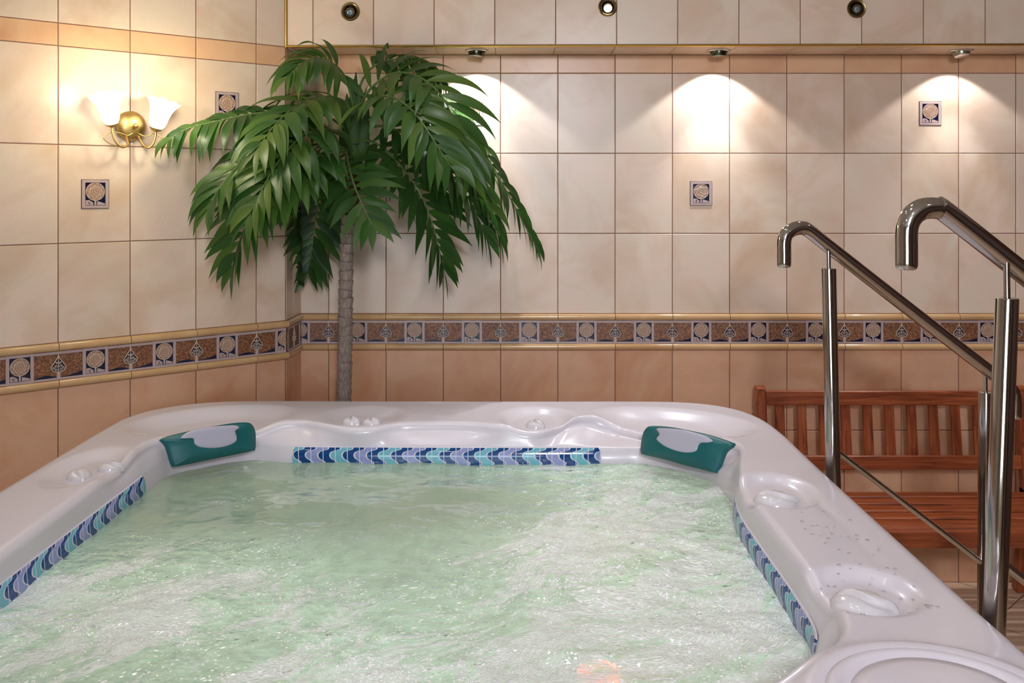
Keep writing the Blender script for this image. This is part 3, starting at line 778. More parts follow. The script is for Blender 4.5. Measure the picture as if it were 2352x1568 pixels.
# headrest pillows: outline read off as real silhouette on the leaning plane of the corner wall
def zoom(pts, ox, oy, s): return [(ox + a/s, oy + b/s) for a, b in pts]
def pillow(outline, pad, A, B, label, lean=.22):
    A, B = Vector(A), Vector(B); d = (B - A).normalized(); n = Vector((d.y, -d.x, 0)) if d.y*0 - d.x*1 < 0 else Vector((-d.y, d.x, 0))
    if n.y > 0: n = -n
    up = (Vector((0, 0, 1)) - n*lean).normalized(); N = d.cross(up).normalized()
    if N.y > 0: N = -N
    eye = Vector((0, 0, EZ))
    def proj(px, py):
        r = at(px, py, 1.0) - eye; k = (A - eye).dot(N)/r.dot(N); return eye + r*k
    root = empty('headrest_pillow', tuple(proj(*outline[0])), label, 'pillow', 'headrest pillows of the hot tub')
    def cushion(name, pts, T, base, mat, par, pw):
        P = catmull([proj(*q) for q in pts], 6, True); cen = sum(P, Vector())/len(P); mb = MB(); m = len(P); rings = []
        for i in range(13):
            q = i/12; ring = []
            for p in P:
                v = cen.lerp(p, q); ring.append(mb.vert(v + N*(base + T*(1 - q**pw))))
                if i == 0: break
            rings.append(ring)
        back = [mb.vert(p - N*.012) for p in P]
        for k in range(m): mb.face([rings[0][0], rings[1][k], rings[1][(k+1) % m]])
        for i in range(1, 12):
            for k in range(m): mb.face([rings[i][k], rings[i+1][k], rings[i+1][(k+1) % m], rings[i][(k+1) % m]])
        for k in range(m): mb.face([rings[12][k], back[k], back[(k+1) % m], rings[12][(k+1) % m]])
        mb.face(back[::-1])
        return mb.build(name, [mat], par, angle=80)
    body = cushion('pillow_body', outline, .020, .003, 'teal', root, 3.5)
    cushion('face_pad', pad, .003, .0225, 'lilac', root, 6)
lo_ = zoom([(965, 808), (1040, 780), (1200, 745), (1380, 712), (1470, 705), (1510, 718), (1530, 760), (1533, 815), (1530, 862), (1505, 878), (1300, 920), (1065, 968), (1032, 960), (1015, 910), (995, 850), (975, 825)], 0, 700, 2.6133)
lp_ = zoom([(1075, 797), (1120, 765), (1200, 742), (1300, 728), (1395, 724), (1420, 738), (1398, 758), (1405, 795), (1395, 825), (1335, 850), (1260, 860), (1190, 855), (1155, 835), (1148, 805), (1122, 797), (1092, 802)], 0, 700, 2.6133)
ro_ = zoom([(450, 368), (560, 368), (700, 385), (900, 425), (1100, 472), (1300, 540), (1340, 562), (1325, 595), (1270, 635), (1235, 690), (1200, 790), (1168, 862), (1140, 872), (1000, 838), (800, 788), (600, 730), (380, 678), (345, 655), (342, 600), (355, 500), (375, 430), (410, 385)], 1400, 900, 4.704)
rp_ = zoom([(550, 405), (600, 393), (780, 405), (900, 430), (1060, 480), (1142, 530), (1105, 548), (1030, 552), (1000, 585), (985, 630), (930, 655), (840, 655), (720, 625), (620, 575), (555, 520), (560, 490), (580, 465), (572, 435)], 1400, 900, 4.704)
pillow(lo_, lp_, (-1.075, 2.99, .90), (-.85, 3.165, .90), 'teal headrest pillow with grey pad at the left corner of the tub')
pillow(ro_, rp_, (.44, 3.105, .90), (.643, 2.905, .90), 'teal headrest pillow with grey pad at the right corner of the tub')
# ------------------------------------------------------------------ slatted bench
bx0, bx1 = 1.035, 2.185
bench = empty('garden_bench', ((bx0 + bx1)/2, 3.85, 0), 'reddish brown slatted wooden bench standing against the back wall', 'bench')
def bz(py, d): return EZ - (py - HY)*d/F
def yb(z): return 4.025 + (z - .45)*.13 if z > .45 else 4.025 + (.45 - z)*.14     # leaning back line
def part(name, lo, hi, m='wood', b=.003, R=None, o=(0, 0, 0), par=None):
    mb = MB(); mb.box(lo, hi, b, R=R, o=o); return mb.build(name, [m], par or bench, angle=30)
def leanbox(name, x0, x1, z0, z1, th, m, y_off=0.0, par=None, b=.003):
    y0, y1 = yb(z0), yb(z1); L = math.hypot(z1 - z0, y1 - y0); an = -math.atan2(y1 - y0, z1 - z0)
    R = Matrix.Rotation(an, 3, 'X'); return part(name, (x0, y_off - th/2, 0), (x1, y_off + th/2, L), m, b, R, (0, y0, z0), par)
for x in (bx0, bx1 - .042):
    mb = MB(); R = Matrix.Rotation(-math.atan2(yb(.875) - yb(.45), .425), 3, 'X')
    mb.box((x, -.025, -.02), (x + .042, .025, .415), .006, R=R, o=(0, yb(.45), .45))
    R2 = Matrix.Rotation(math.atan2(yb(0) - yb(.45), .45), 3, 'X'); mb.box((x, -.025, -.46), (x + .042, .025, .0), .004, R=R2, o=(0, yb(.45), .46))
    # rounded head of the post
    ar = [(.025*math.cos(a), .415 + .018*math.sin(a)) for a in [PI*k/10 for k in range(11)]]
    l1 = [mb.vert(R @ Vector((x + .002, a, b)) + Vector((0, yb(.45), .45))) for a, b in ar]; l2 = [mb.vert(R @ Vector((x + .040, a, b)) + Vector((0, yb(.45), .45))) for a, b in ar]
    for k in range(10): mb.face([l1[k], l1[k+1], l2[k+1], l2[k]])
    mb.face(l1); mb.face(l2[::-1])
    mb.build('back_leg', ['woodv'], bench, angle=30)
mb = MB(); mb.lathe([(.006, 0), (.006, .002), (.004, .004), (.0003, .0045)], (bx0, yb(.81) - .004, .808), Matrix.Rotation(-PI/2, 3, 'Y'), 14); mb.build('screw_head', ['steel'], bench)
leanbox('top_rail', bx0 + .040, bx1 - .040, .798, .857, .030, 'wood')
leanbox('lower_rail', bx0 + .040, bx1 - .040, .535, .592, .030, 'wood')
for k in range(11):
    x = at(1793 + 50.6*k, 980, 4.05).x
    if x + .02 < bx1 - .045: leanbox('back_slat', x - .0195, x + .0195, .585, .803, .016, 'woodv', .002)
for k in range(5):
    y = 3.600 + k*.086; part('seat_slat', (bx0 + .0, y, .430), (bx1 - .0, y + .064, .450), 'wood', .004)
part('seat_front_rail', (bx0 + .01, 3.545, .385), (bx1 - .01, 3.572, .4475), 'wood')
part('seat_lip_slat', (bx0, 3.5725, .4305), (bx1, 3.5925, .450), 'wood', .003)
for x in (bx0 + .004, bx1 - .042):
    part('side_rail', (x, 3.57, .375), (x + .026, 3.97, .429), 'wood')
    part('front_leg', (x - .003, 3.55, 0), (x + .041, 3.595, .64), 'woodv', .004)
    part('arm_rest', (x - .012, 3.52, .640), (x + .050, 4.0, .664), 'wood', .006)

# ------------------------------------------------------------------ stainless handrails
def handrail(label, rail_px, dfun, posts, rod, tail):
    root = empty('handrail', tuple(at(posts[0][0], posts[0][1], posts[0][2])*1.0 - Vector((0, 0, at(posts[0][0], posts[0][1], posts[0][2]).z))), label, 'handrail', 'polished steel handrails of the tub steps')
    P = [at(x, y, dfun(x)) for x, y in rail_px] + [at(x, y, dfun(x)) for x, y in tail]
    d = (P[-1] - P[-2])
    path = []
    for i, p in enumerate(P): path.append(p)
    fine = catmull(path, 5); r = .0205
    rad = [r]*len(fine); s0 = (fine[0] - fine[1]).normalized(); s1 = (fine[-1] - fine[-2]).normalized()
    fine = [fine[0] + s0*.010, fine[0] + s0*.0085, fine[0] + s0*.004] + fine + [fine[-1] + s1*.004, fine[-1] + s1*.0085, fine[-1] + s1*.010]
    rad = [r*.70, r*.86, r*.97] + rad + [r*.97, r*.86, r*.70]
    mb = MB(); mb.tube(fine, rad, 28, up=(0, -1, .2)); mb.build('rail', ['steel'], root, angle=50)
    for (px, py, dd, bx, bpy_, pinpx) in posts:
        T = at(px, py, dd); B = at(bx, bpy_, dd); dr = (B - T).normalized(); k = (T.z)/(-dr.z); B = T + dr*k; B.z = 0; rp = .0212
        mb = MB(); mb.tube([B + Vector((0, 0, .001)), T - Vector((0, 0, .003)), T - Vector((0, 0, .0006)), T], [rp, rp, rp*.98, rp*.90], 28, up=(0, -1, 0))
        mb.build('post', ['steel'], root, angle=50)
        q = min(fine, key=lambda v: abs(v.x - T.x) + (9 if v.z < T.z else 0))
        mb = MB(); mb.tube([T - Vector((0, 0, .004)), Vector((T.x - .001, T.y, q.z - .012))], .0062, 14, up=(0, -1, 0)); mb.build('connector_pin', ['steel'], root)
        mb = MB(); mb.lathe([(.05, 0), (.05, .004), (.046, .008), (.024, .009), (.022, .012)], (B.x, B.y, 0), None, 32); mb.build('floor_flange', ['steel'], root)
    a, b = rod
    mb = MB(); mb.tube([at(*a), at(*b)], .0088, 16); mb.build('mid_rod', ['steel'], root)
    return root
dfar = lambda x: 2.765 + (x - 1801)/461*.19
dnear = lambda x: 1.80 + max(0, x - 2082)/886*.15
handrail('farther polished steel handrail rising over the tub corner in front of the bench',
         [(1801, 606), (1801, 580), (1801, 556), (1805, 540), (1815, 530), (1829, 524), (1843, 523.5), (1857, 529), (1903, 565), (2060, 688), (2262, 844)], dfar,
         [(1903.5, 616, 2.79, 1914, 1090, 0), (2264, 900, 2.962, 2262, 1300, 0)], ((1915, 1031, 2.79), (2262, 1297, 2.962)),
         [(2296, 870), (2316, 886), (2328, 903), (2331, 925), (2331, 954)])
handrail('nearer polished steel handrail at the right edge, its thick post crossing the bench',
         [(2082, 607), (2082, 570), (2082, 535), (2086, 512), (2098, 493), (2116, 481), (2137, 477.5), (2155, 479), (2172, 487), (2336, 616), (2652, 868)], dnear,
         [(2313, 684, 1.825, 2284, 1430, 0), (2962, 1140, 1.95, 2962, 1500, 0)], ((2290, 1283, 1.826), (2962, 1812, 1.95)),
         [(2968, 1119), (3000, 1146), (3030, 1172), (3044, 1200), (3046, 1235), (3046, 1285)])

# ------------------------------------------------------------------ wall sconce
SW = Vector((-1.4145, 3.548)); SC = (299, 290)
s_u = (SW - P0).dot(E); SB = P0 + E*s_u
SZ = EZ - (290 - HY)*3.548/F
def sc(u, w, z): q = SB + E*u + KN*w; return Vector((q.x, q.y, SZ + z))
SR = Matrix(((E.x, 0, KN.x), (E.y, 0, KN.y), (0, -1, 0)))      # local z -> room side, local x -> along the wall
SR = Matrix(((E.x, 0, KN.x), (E.y, 0, KN.y), (0, 1, 0)))
sconce = empty('wall_sconce', tuple(sc(0, 0, 0)), 'lit brass wall sconce with two white flower glass shades on the left wall', 'wall lamp')
mb = MB(); mb.lathe([(.056, .004), (.056, .009), (.054, .016), (.048, .025), (.038, .033), (.026, .038), (.012, .0405), (.0004, .041)], sc(0, 0, 0), SR, 48)
mb.build('back_plate', ['brass'], sconce, angle=180)
mb = MB(); mb.lathe([(.004, .036), (.007, .040), (.0095, .046), (.009, .052), (.005, .056), (.0004, .057)], sc(.004, 0, -.001), SR, 20)
mb.build('centre_screw', ['brass'], sconce, angle=180)
for side, u_c, z_c, tilt in ((-1, -.090, .000, .30), (1, .066, -.010, -.17)):
    arm = catmull([sc(.022*side - .002, .028, -.036), sc(.026*side + (-.004 if side > 0 else .0), .045, -.055), sc(.030*side, .062, -.074) if side > 0 else sc(-.030, .060, -.072),
                   sc(u_c*.62, .078, -.081), sc(u_c*.88, .080, -.060), sc(u_c, .078, -.025), sc(u_c, .076, z_c - .006)], 8)
    mb = MB(); mb.tube(arm, .0042, 12); mb.build('arm', ['brass'], sconce)
    curl = catmull([sc(.010*side, .055, -.028), sc(.030*side, .062, -.038), sc(.048*side, .068, -.034), sc(u_c*.85, .072, -.028), sc(u_c*1.15, .078, -.034), sc(u_c*1.34, .082, -.050), sc(u_c*1.15, .082, -.068), sc(u_c*.8, .078, -.078), sc(u_c*.55, .074, -.073)], 8)
    mb = MB(); mb.tube(curl, .0019, 8); mb.lathe([(.0001, -.004), (.0035, -.002), (.004, .001), (.0001, .004)], curl[0], None, 10); mb.build('curl', ['brass'], sconce)
    ax = (Vector((0, 0, 1)) + Vector((E.x, E.y, 0))*math.sin(-tilt)*1.0 + Vector((KN.x, KN.y, 0))*.34).normalized()
    Rq = ax.to_track_quat('Z', 'Y').to_matrix(); base = sc(u_c, .076, z_c - .004)
    mb = MB(); mb.lathe([(.004, -.006), (.012, -.004), (.021, .002), (.025, .009), (.0235, .0095), (.012, .002), (.0003, .001)], base, Rq, 28); mb.build('cup', ['brass'], sconce)
    def wob(a, r, h):
        q = max(0, (h - .02)/.10); return r*(1 + .035*q*math.cos(8*a)), h + .004*q*q*math.cos(8*a)
    mb = MB(); mb.lathe([(.004, .002), (.020, .006), (.028, .018), (.0325, .034), (.034, .052), (.038, .070), (.045, .088), (.0545, .104), (.060, .111), (.0585, .112), (.052, .103), (.043, .088), (.036, .070), (.032, .052), (.0305, .034), (.026, .019), (.018, .008), (.003, .004)], base, Rq, 48, wob=wob)
    mb.build('glass_shade', ['shade'], sconce, angle=180)
    bb = base + ax*.052
    mb = MB(); mb.lathe([(.0003, .082), (.007, .079), (.0125, .070), (.0145, .058), (.013, .046), (.010, .034), (.010, .008)], base, Rq, 20); mb.build('bulb', ['bulb'], sconce, angle=180)
    L = bpy.data.lights.new('sconce_light', 'POINT'); L.energy = 3.1; L.color = (1, .90, .62); L.shadow_soft_size = .03
    lo = bpy.data.objects.new('sconce_light', L); C.objects.link(lo); lo.location = base + ax*.13 + Vector((KN.x, KN.y, 0))*.15 - Vector((E.x, E.y, 0))*(.03 if side < 0 else .0)

# ------------------------------------------------------------------ recessed lamps
def spot(loc, to, energy, angle, blend, col, size=.012, name='spot'):
    L = bpy.data.lights.new(name, 'SPOT'); L.energy = energy; L.color = col; L.spot_size = math.radians(angle); L.spot_blend = blend; L.shadow_soft_size = size
    o = bpy.data.objects.new(name, L); C.objects.link(o); o.location = loc; o.rotation_euler = (Vector(to) - Vector(loc)).to_track_quat('-Z', 'Y').to_euler(); return o
for i, (px, tx, ty, lab, lens, e) in enumerate((
        (1095, -.1, -.02, 'brass downlight in the soffit beside the palm, leftmost of the three', 'lens', 1.0),
        (1651, .0, .0, 'brass downlight in the middle of the soffit', 'lens', 1.0),
        (2207, .10, -.20, 'silvery downlight in the soffit at the right, its lens seen lit', 'litw', .62))):
    x = (px - CX)*4.055/F; c = Vector((x, 4.055, EZ + .592))
    root = empty('soffit_downlight', tuple(c), lab, 'lamp', 'downlights in the soffit')
    mb = MB(); mb.lathe([(.050, 0.0), (.0505, -.003), (.046, -.0055), (.038, -.005), (.036, .002)], c, None, 40); mb.build('trim_ring', ['nickel'], root)
    R = Vector((tx, ty, -1)).normalized().to_track_quat('Z', 'Y').to_matrix()
    mb = MB(); mb.lathe([(.035, -.010), (.0355, .006), (.0335, .019), (.030, .025), (.028, .0255)], c, R, 36); mb.build('eyeball', ['dimball' if i < 2 else 'nickel'], root)
    mb = MB(); mb.lathe([(.028, .0235), (.015, .0215), (.0003, .021)], c, R, 28); mb.build('lens', [lens], root, angle=180)
    p = c + Vector((tx, ty, -1)).normalized()*.030
    spot(p, p + Vector((0.0, .22, -1)), 9.5*e, 108, .22, (.96, .97, 1), .010, 'soffit_spot_wide')
    spot(p, p + Vector((0, .0, -1)), 14*e, 66, .65, (.94, .97, 1), .010, 'soffit_spot_narrow')
for i, (px, py, lab, lit) in enumerate(((807, 29, 'unlit brass gimbal spotlight on the bulkhead above the palm', False), (1395, 18, 'glaring lit spotlight on the bulkhead front, top middle', True), (1965, 21, 'unlit brass gimbal spotlight on the bulkhead at the upper right', False))):
    d = 3.975 + (px - 665)/1687*(3.907 - 3.975); c = at(px, py, d); u = (Vector((c.x, c.y)) - BA).dot(BDn); q = BA + BDn*u + BN*.004; c = Vector((q.x, q.y, c.z))
    root = empty('bulkhead_spotlight', tuple(c), lab, 'lamp', 'spotlights on the bulkhead front')
    n = Vector((BN.x, BN.y, 0)); R0 = n.to_track_quat('Z', 'Y').to_matrix()
    mb = MB(); mb.lathe([(.0385, 0), (.039, .003), (.036, .0055), (.031, .004), (.028, .001), (.0265, -.002)], c, R0, 40); mb.build('trim_ring', ['darkbrass'], root)
    mb = MB(); mb.lathe([(.0268, .0005), (.0003, .0005)], c, R0, 28); mb.build('housing', ['black'], root, angle=180)
    aim = (n + Vector((0, 0, -.42 if not lit else -.5))).normalized(); R1 = aim.to_track_quat('Z', 'Y').to_matrix()
    mb = MB(); mb.lathe([(.020, -.004), (.020, .008), (.018, .012), (.0165, .012), (.0155, .009)], c + Vector((0, 0, -.002)), R1, 30); mb.build('gimbal', ['darkbrass'], root)
    mb = MB(); mb.lathe([(.0163, .0095), (.008, .0108), (.0003, .011)], c + Vector((0, 0, -.002)), R1, 24); mb.build('lens', ['litw' if lit else 'lens'], root, angle=180)
    if lit: spot(c + aim*.02, c + aim*.02 + Vector((-.05, -1, -.95)), 20, 82, .7, (.95, .97, 1), .012, 'bulkhead_spot')

# ------------------------------------------------------------------ palm
TX = lambda y: 0
tb, tt = at(790, 915, 3.86), at(797, 560, 3.86)
dirt = (tt - tb).normalized(); tfoot = tb - dirt*(tb.z - .24)/dirt.z; ttop = at(806, 470, 3.86); crown = at(812, 300, 3.86); tip = at(822, 215, 3.86)
palm = empty('potted_palm', (tfoot.x, tfoot.y, 0), 'tall green palm with a ringed grey trunk and drooping fronds in the corner', 'palm')
mb = MB(); rs = random.Random(3); path = []; rad = []
pts = catmull([tfoot, tb, tt, ttop], 30)
Ltot = 0
for i, p in enumerate(pts):
    if i: Ltot += (p - pts[i-1]).length
    ph = (Ltot/.036) % 1.0
    path.append(p + Vector((rs.uniform(-1, 1)*.0006, 0, 0))); rad.append(.0285 - .003*min(1, Ltot/1.6) + .0032*ph**2.0 - (.0015 if ph < .12 else 0))
# finer rings
fp = []; fr_ = []
tot = 0
dense = []
for a, b in zip(pts[:-1], pts[1:]):
    m = max(2, int((b - a).length/.004))
    for k in range(m): dense.append(a.lerp(b, k/m))
for i, p in enumerate(dense):
    if i: tot += (p - dense[i-1]).length
    ph = (tot/.037) % 1.0; ring_id = int(tot/.037); rs2 = random.Random(ring_id)
    fp.append(p + Vector((rs2.uniform(-1, 1)*.0012, 0, 0))); fr_.append(.0288 - .003*min(1, tot/1.6) + .0046*ph**1.5 - (.0016 if ph < .1 else 0) + rs2.uniform(-.0009, .0009))
mb.tube(fp, fr_, 24, up=(0, -1, 0))
mb.build('trunk', ['trunk'], palm, angle=35)
mb = MB(); fb = catmull([ttop - Vector((0, 0, .06)), ttop, at(812, 400, 3.86), crown], 10)
mb.tube(fb, [.030 + .004*math.sin(i*1.7) for i in range(len(fb))], 20, up=(0, -1, 0)); mb.build('fibre_sheath', ['fibre'], palm)
mb = MB()                                           # leaf bases, overlapping green scales
for k, (x0, y0, x1, y1, w, dd) in enumerate(((798, 350, 796, 214, .040, 3.84), (826, 350, 834, 252, .040, 3.835), (814, 320, 828, 200, .034, 3.83), (808, 260, 817, 165, .022, 3.86), (815, 400, 802, 300, .040, 3.82), (806, 330, 812, 235, .036, 3.81), (830, 330, 845, 235, .024, 3.85))):
    A, B = at(x0, y0, dd), at(x1, y1, dd - .01); n = 10; Lp, Rp, Md = [], [], []
    for i in range(n + 1):
        q = i/n; c = A.lerp(B, q); ww = w*(1 - q**2.2)*.9 + .0008
        Lp.append(mb.vert(c + Vector((-ww, .012, 0)))); Rp.append(mb.vert(c + Vector((ww, .012, 0)))); Md.append(mb.vert(c + Vector((0, -.012*(1 - q), 0))))
    for i in range(n): mb.face([Lp[i], Md[i], Md[i+1], Lp[i+1]], 0, .35); mb.face([Md[i], Rp[i], Rp[i+1], Md[i+1]], 0, .5)
mb.build('leaf_bases', ['scale'], palm, angle=180, attr='lv', recalc=False)
mb = MB(); mb.lathe([(.11, 0), (.12, .01), (.145, .24), (.155, .245), (.155, .27), (.14, .27), (.135, .22)], (tfoot.x, tfoot.y, 0), None, 40); mb.lathe([(.136, .235), (.0003, .24)], (tfoot.x, tfoot.y, 0), None, 30, 1)
mb.build('pot', ['pot', 'soil'], palm)
def keep_inside(p):
    x, y, z = p
    if y > YW - .022: y = YW - .022
    if y > 3.88 and z > EZ + .575: z = EZ + .575
    if x < COR.x + .02 and y > 3.0:
        q = Vector((x, y)) - P0; h = q.dot(KN)
        if h < .022: x, y = x + KN.x*(.022 - h), y + KN.y*(.022 - h)
    return Vector((x, y, z))
def frond(ctrl, n, ll, lw, g, spread=1.0, tone=.4, seed=0, start=.16, sides=(1, 1), rot=0.0, nb=None):
    rr = random.Random(seed); P = catmull([at(*c) for c in ctrl], 12)
    P = [keep_inside(p) for p in P]; acc = [0]
    for a, b in zip(P[:-1], P[1:]): acc.append(acc[-1] + (b - a).length)
    L = acc[-1]
    def pos(s):
        s = max(0, min(L, s))
        for i in range(len(P) - 1):
            if acc[i+1] >= s: f = (s - acc[i])/max(1e-6, acc[i+1] - acc[i]); return P[i].lerp(P[i+1], f), (P[i+1] - P[i]).normalized()
        return P[-1], (P[-1] - P[-2]).normalized()
    mb = MB()
    for k in range(n):
        q = start + (1 - start)*(k + .3)/n
        for side in (-1, 1):
            if sides[0 if side < 0 else 1] == 0: continue
            qq = min(1, q + (.35/n if side > 0 else 0) + rr.uniform(-.15, .15)/n)
            p, T = pos(L*qq)
            base_n = Vector(nb) if nb else Vector((0, -.55, 1.0)) + Vector((p.x - crown.x, (p.y - crown.y), 0)).normalized()*.5
            N = (base_n - T*base_n.dot(T)).normalized(); S = T.cross(N)*side
            ang = math.radians((78 - 50*qq**1.7)*spread + rr.uniform(-6, 6))
            D = T*math.cos(ang) + S*math.sin(ang) + N*(.20 + rr.uniform(-.14, .14)); D.normalize()
            ln = ll*(.62 + .75*math.sin(PI*min(1, .18 + .72*qq)) ) * rr.uniform(.86, 1.10) * .98
            if qq > .9: ln *= .85
            w = lw*1.02*rr.uniform(.88, 1.1)*(.75 + .3*math.sin(PI*qq)); ns = 12
            c = p.copy(); d = D.copy(); W0 = (T - D*T.dot(D)).normalized(); tw = rr.uniform(-.3, .3); rows_ = []; gl = g*.72*rr.uniform(.7, 1.3)
            val = max(0, min(1, tone + rr.uniform(-.25, .25) + (.12 if rr.random() < .1 else 0)))
            for i in range(ns + 1):
                u = i/ns; prof = math.sin(PI/2*u/.36)**.75 if u < .36 else max(0, math.cos(PI/2*(u - .36)/.64))**1.15
                prof = max(prof, .10 if i == 0 else .02)
                W = (W0 - d*W0.dot(d)).normalized(); W = (W + d.cross(W)*tw*u).normalized(); Nn = W.cross(d).normalized()
                if Nn.dot(N) < 0: Nn = -Nn
                hw = w*.5*prof
                rows_.append([mb.vert(keep_inside(c - W*hw + Nn*hw*.22)), mb.vert(keep_inside(c)), mb.vert(keep_inside(c + W*hw + Nn*hw*.22))])
                d = (d + Vector((0, 0, -1))*gl/ns*(.5 + 1.2*u)).normalized(); c = c + d*ln/ns
            for i in range(ns):
                u0_, u1_ = i/ns, (i+1)/ns
                mb.face([rows_[i][0], rows_[i][1], rows_[i+1][1], rows_[i+1][0]], 0, val, [(0, u0_), (.5, u0_), (.5, u1_), (0, u1_)])
                mb.face([rows_[i][1], rows_[i][2], rows_[i+1][2], rows_[i+1][1]], 0, val, [(.5, u0_), (1, u0_), (1, u1_), (.5, u1_)])
    fo = mb.build('frond', ['leaf'], palm, angle=180, attr='lv', recalc=False)
    mb = MB(); mb.tube(P, [.0058*(1 - .75*i/len(P)) for i in range(len(P))], 8); mb.build('stem', ['stem'], fo)
LL_, LW_ = .175, .040
FR = [
 # far-left long frond
 ([(800, 300, 3.84), (740, 262, 3.78), (660, 256, 3.72), (580, 262, 3.66), (500, 278, 3.60), (430, 296, 3.54), (392, 318, 3.50)], 17, .155, .040, 3.6, .95, .30, 1, .22),
 # upper left, over the corner
 ([(806, 260, 3.84), (790, 232, 3.82), (750, 222, 3.76), (700, 232, 3.68), (652, 266, 3.58), (612, 312, 3.50), (585, 352, 3.46)], 13, .19, .046, 2.0, 1.0, .55, 2, .14),
 # left mid
 ([(800, 320, 3.82), (750, 298, 3.72), (700, 310, 3.60), (655, 352, 3.50), (618, 405, 3.43), (590, 460, 3.40), (565, 505, 3.38)], 14, .19, .047, 1.7, .95, .50, 3, .10),
 # left low, hanging to (540, 640)
 ([(796, 340, 3.82), (735, 330, 3.72), (665, 360, 3.62), (615, 420, 3.55), (578, 490, 3.52), (548, 560, 3.52), (535, 612, 3.53)], 14, .185, .045, 1.1, .95, .26, 4, .25),
 # outer left
 ([(796, 310, 3.84), (720, 290, 3.74), (640, 320, 3.64), (570, 360, 3.56), (520, 410, 3.50), (490, 455, 3.48), (474, 488, 3.47)], 13, .165, .043, 1.6, 1.0, .40, 5, .35),
 # down behind the trunk, dark
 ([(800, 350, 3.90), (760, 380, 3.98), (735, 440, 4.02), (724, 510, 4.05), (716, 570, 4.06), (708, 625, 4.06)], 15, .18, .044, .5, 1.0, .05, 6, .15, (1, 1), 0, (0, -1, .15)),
 # front centre
 ([(795, 345, 3.78), (800, 375, 3.70), (812, 420, 3.62), (830, 465, 3.56), (846, 500, 3.54), (858, 522, 3.53)], 11, .155, .041, .75, 1.0, .34, 7, .12, (1, 1), 0, (0, -1, .5)),
 # top left, under the bulkhead
 ([(812, 250, 3.85), (802, 205, 3.83), (785, 165, 3.79), (755, 140, 3.74), (720, 134, 3.69), (688, 150, 3.64), (664, 176, 3.60)], 12, .155, .038, 2.2, .95, .55, 8, .38),
 # top right, back
 ([(818, 240, 3.86), (830, 190, 3.87), (855, 155, 3.87), (895, 138, 3.87), (940, 140, 3.86), (980, 158, 3.86), (1008, 186, 3.86)], 13, .15, .036, 3.0, .9, .42, 9, .35),
 # big right arch
 ([(822, 260, 3.83), (850, 205, 3.79), (905, 168, 3.74), (965, 178, 3.69), (1015, 222, 3.64), (1045, 285, 3.60), (1060, 350, 3.58), (1075, 410, 3.58)], 17, .185, .044, 1.3, .95, .46, 10, .07),
 # right arch towards the room
 ([(820, 280, 3.80), (850, 232, 3.70), (895, 222, 3.60), (945, 252, 3.52), (985, 305, 3.46), (1020, 360, 3.43), (1048, 398, 3.42)], 15, .175, .043, 1.3, .95, .52, 11, .05),
 # long far right frond
 ([(826, 270, 3.88), (880, 215, 3.92), (950, 205, 3.96), (1020, 235, 3.99), (1080, 300, 4.01), (1130, 380, 4.02), (1175, 460, 4.03), (1212, 530, 4.03), (1236, 575, 4.03)], 21, .150, .036, 2.6, .85, .36, 12, .22),
 # second right, ends near (1130, 570)
 ([(826, 300, 3.86), (880, 290, 3.83), (950, 320, 3.80), (1015, 375, 3.78), (1065, 440, 3.78), (1098, 500, 3.79), (1118, 550, 3.80)], 16, .175, .040, 2.0, .9, .20, 13, .12),
 # hanging right centre, to (1010, 650)
 ([(820, 320, 3.84), (865, 330, 3.80), (920, 380, 3.77), (965, 445, 3.76), (992, 510, 3.77), (1008, 570, 3.79), (1020, 622, 3.80)], 17, .175, .042, .95, .95, .20, 14, .10),
 # inner dark fill right
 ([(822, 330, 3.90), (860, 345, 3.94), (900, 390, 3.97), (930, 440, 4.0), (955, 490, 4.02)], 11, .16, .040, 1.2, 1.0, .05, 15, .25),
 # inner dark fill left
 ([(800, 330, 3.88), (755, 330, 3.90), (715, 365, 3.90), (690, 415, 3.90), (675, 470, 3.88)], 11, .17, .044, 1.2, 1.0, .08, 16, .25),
 # upper right arch mid-depth, backlit by the downlight
 ([(824, 270, 3.90), (870, 200, 3.96), (930, 185, 4.0), (990, 205, 4.03), (1040, 260, 4.06), (1085, 330, 4.08), (1130, 400, 4.09)], 16, .15, .034, 1.7, .95, .75, 17, .3),
 # right shoulder, hanging to (1150, 600)
 ([(826, 290, 3.86), (900, 246, 3.84), (980, 276, 3.83), (1050, 345, 3.84), (1100, 425, 3.86), (1132, 500, 3.88), (1148, 552, 3.90)], 17, .165, .038, 1.9, .9, .28, 19, .2),
 # lower left curl
 ([(798, 345, 3.80), (745, 350, 3.66), (700, 385, 3.54), (662, 430, 3.46), (632, 470, 3.42)], 11, .175, .047, 1.4, .95, .42, 18, .35),
]
for f in FR: frond(*f)

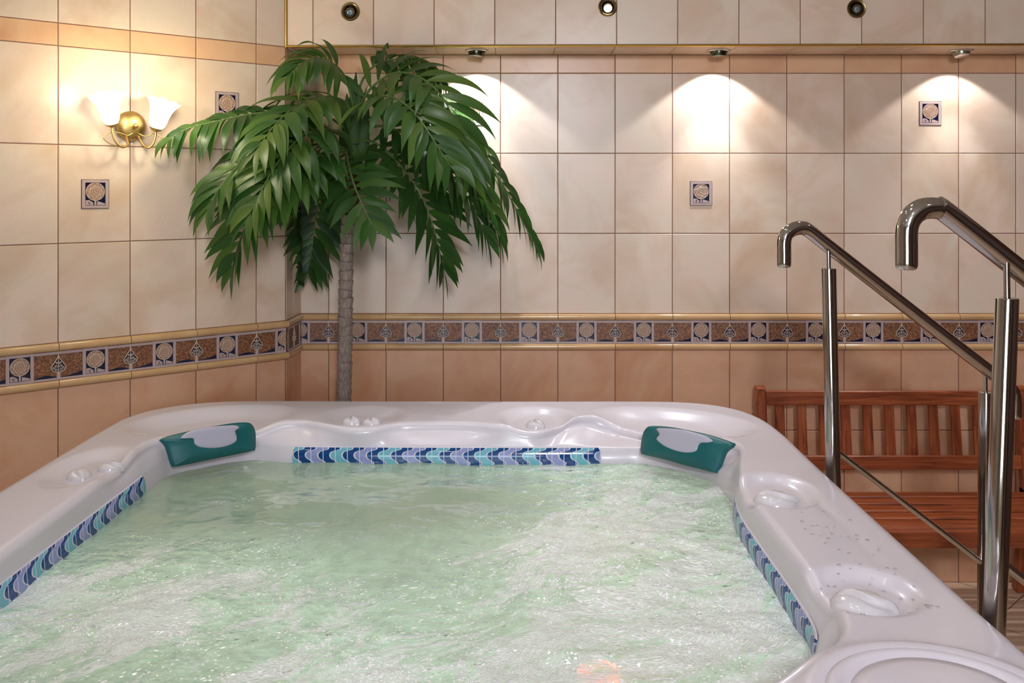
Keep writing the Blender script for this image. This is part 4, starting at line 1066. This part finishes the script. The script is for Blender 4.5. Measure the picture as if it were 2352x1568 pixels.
# ------------------------------------------------------------------ room light: unseen lamps and added fills
for x, y, e in ((-1.0, 1.9, 6), (-.55, 2.65, 9), (-.5, 1.5, 6), (.0, 2.15, 6), (.35, 1.6, 4), (.3, 2.7, 5), (-.95, 2.5, 5), (-.1, 1.8, 5), (.5, 2.2, 3), (-.2, 2.95, 6), (-.85, 3.25, 5), (-.1, 3.4, 6), (.6, 3.35, 5), (1.3, 3.35, 8), (2.1, 3.35, 9)):
    spot((x, y, EZ + CEIL - .02), (x, y, 0), e, 84, .9, (.95, .95, 1.0), .035, 'tub_fill')  # unseen spots added to brighten the tub, its water and the bench
def area(loc, to, e, sx, col, name):
    L = bpy.data.lights.new(name, 'AREA'); L.energy = e; L.color = col; L.shape = 'DISK'; L.size = sx
    o = bpy.data.objects.new(name, L); C.objects.link(o); o.location = loc; o.rotation_euler = (Vector(to) - Vector(loc)).to_track_quat('-Z', 'Y').to_euler(); return o
fl = area((.35, -1.2, EZ + .85), (1.1, 4.0, 1.3), 32, .45, (.88, .90, 1.0), 'room_fill'); fl.data.spread = math.radians(118)  # unseen cool fill light, added above and behind the camera
for x, y, e in ((-1.6, .6, 3), (-.5, .4, 5), (.6, .5, 4), (1.7, .8, 2), (2.3, 2.6, 5)):
    spot((x, y, EZ + CEIL - .02), (x, y, 0), e, 150, .5, (.95, .94, 1.0), .04, 'ceiling_spot')
spot((-2.5, 1.7, EZ + CEIL - .25), (-1.75, 3.25, EZ + .85), 10, 75, 1.0, (1, .86, .60), .06, 'wall_fill')  # unseen warm spot added to brighten the upper left wall
L = bpy.data.lights.new('underwater_light', 'POINT'); L.energy = 1.1; L.color = (1, .25, .12); L.shadow_soft_size = .04
lo = bpy.data.objects.new('underwater_light', L); C.objects.link(lo); lo.location = uw
w = bpy.data.worlds.new('room'); scene.world = w; w.use_nodes = True
w.node_tree.nodes['Background'].inputs[0].default_value = (.5, .48, .5, 1); w.node_tree.nodes['Background'].inputs[1].default_value = .36

cam = bpy.data.cameras.new('camera'); co = bpy.data.objects.new('camera', cam); C.objects.link(co)
co.location = (0, 0, EZ); co.rotation_euler = (PI/2, 0, 0)
cam.sensor_width = 36.0; cam.lens = 36.0*F/2352; cam.shift_y = -(784 - HY)/2352; cam.clip_start = .05
scene.camera = co
vs = scene.view_settings; vs.view_transform = 'Standard'; vs.look = 'None'; vs.exposure = 0.24; vs.gamma = 1.0; vs.use_curve_mapping = False
scene.cycles.use_denoising = True
scene.cycles.max_bounces = 5; scene.cycles.diffuse_bounces = 3; scene.cycles.glossy_bounces = 3; scene.cycles.transparent_max_bounces = 8; scene.cycles.use_adaptive_sampling = True; scene.cycles.adaptive_threshold = .09; scene.cycles.sample_clamp_indirect = 6.0
scene.cycles.caustics_reflective = False; scene.cycles.caustics_refractive = False
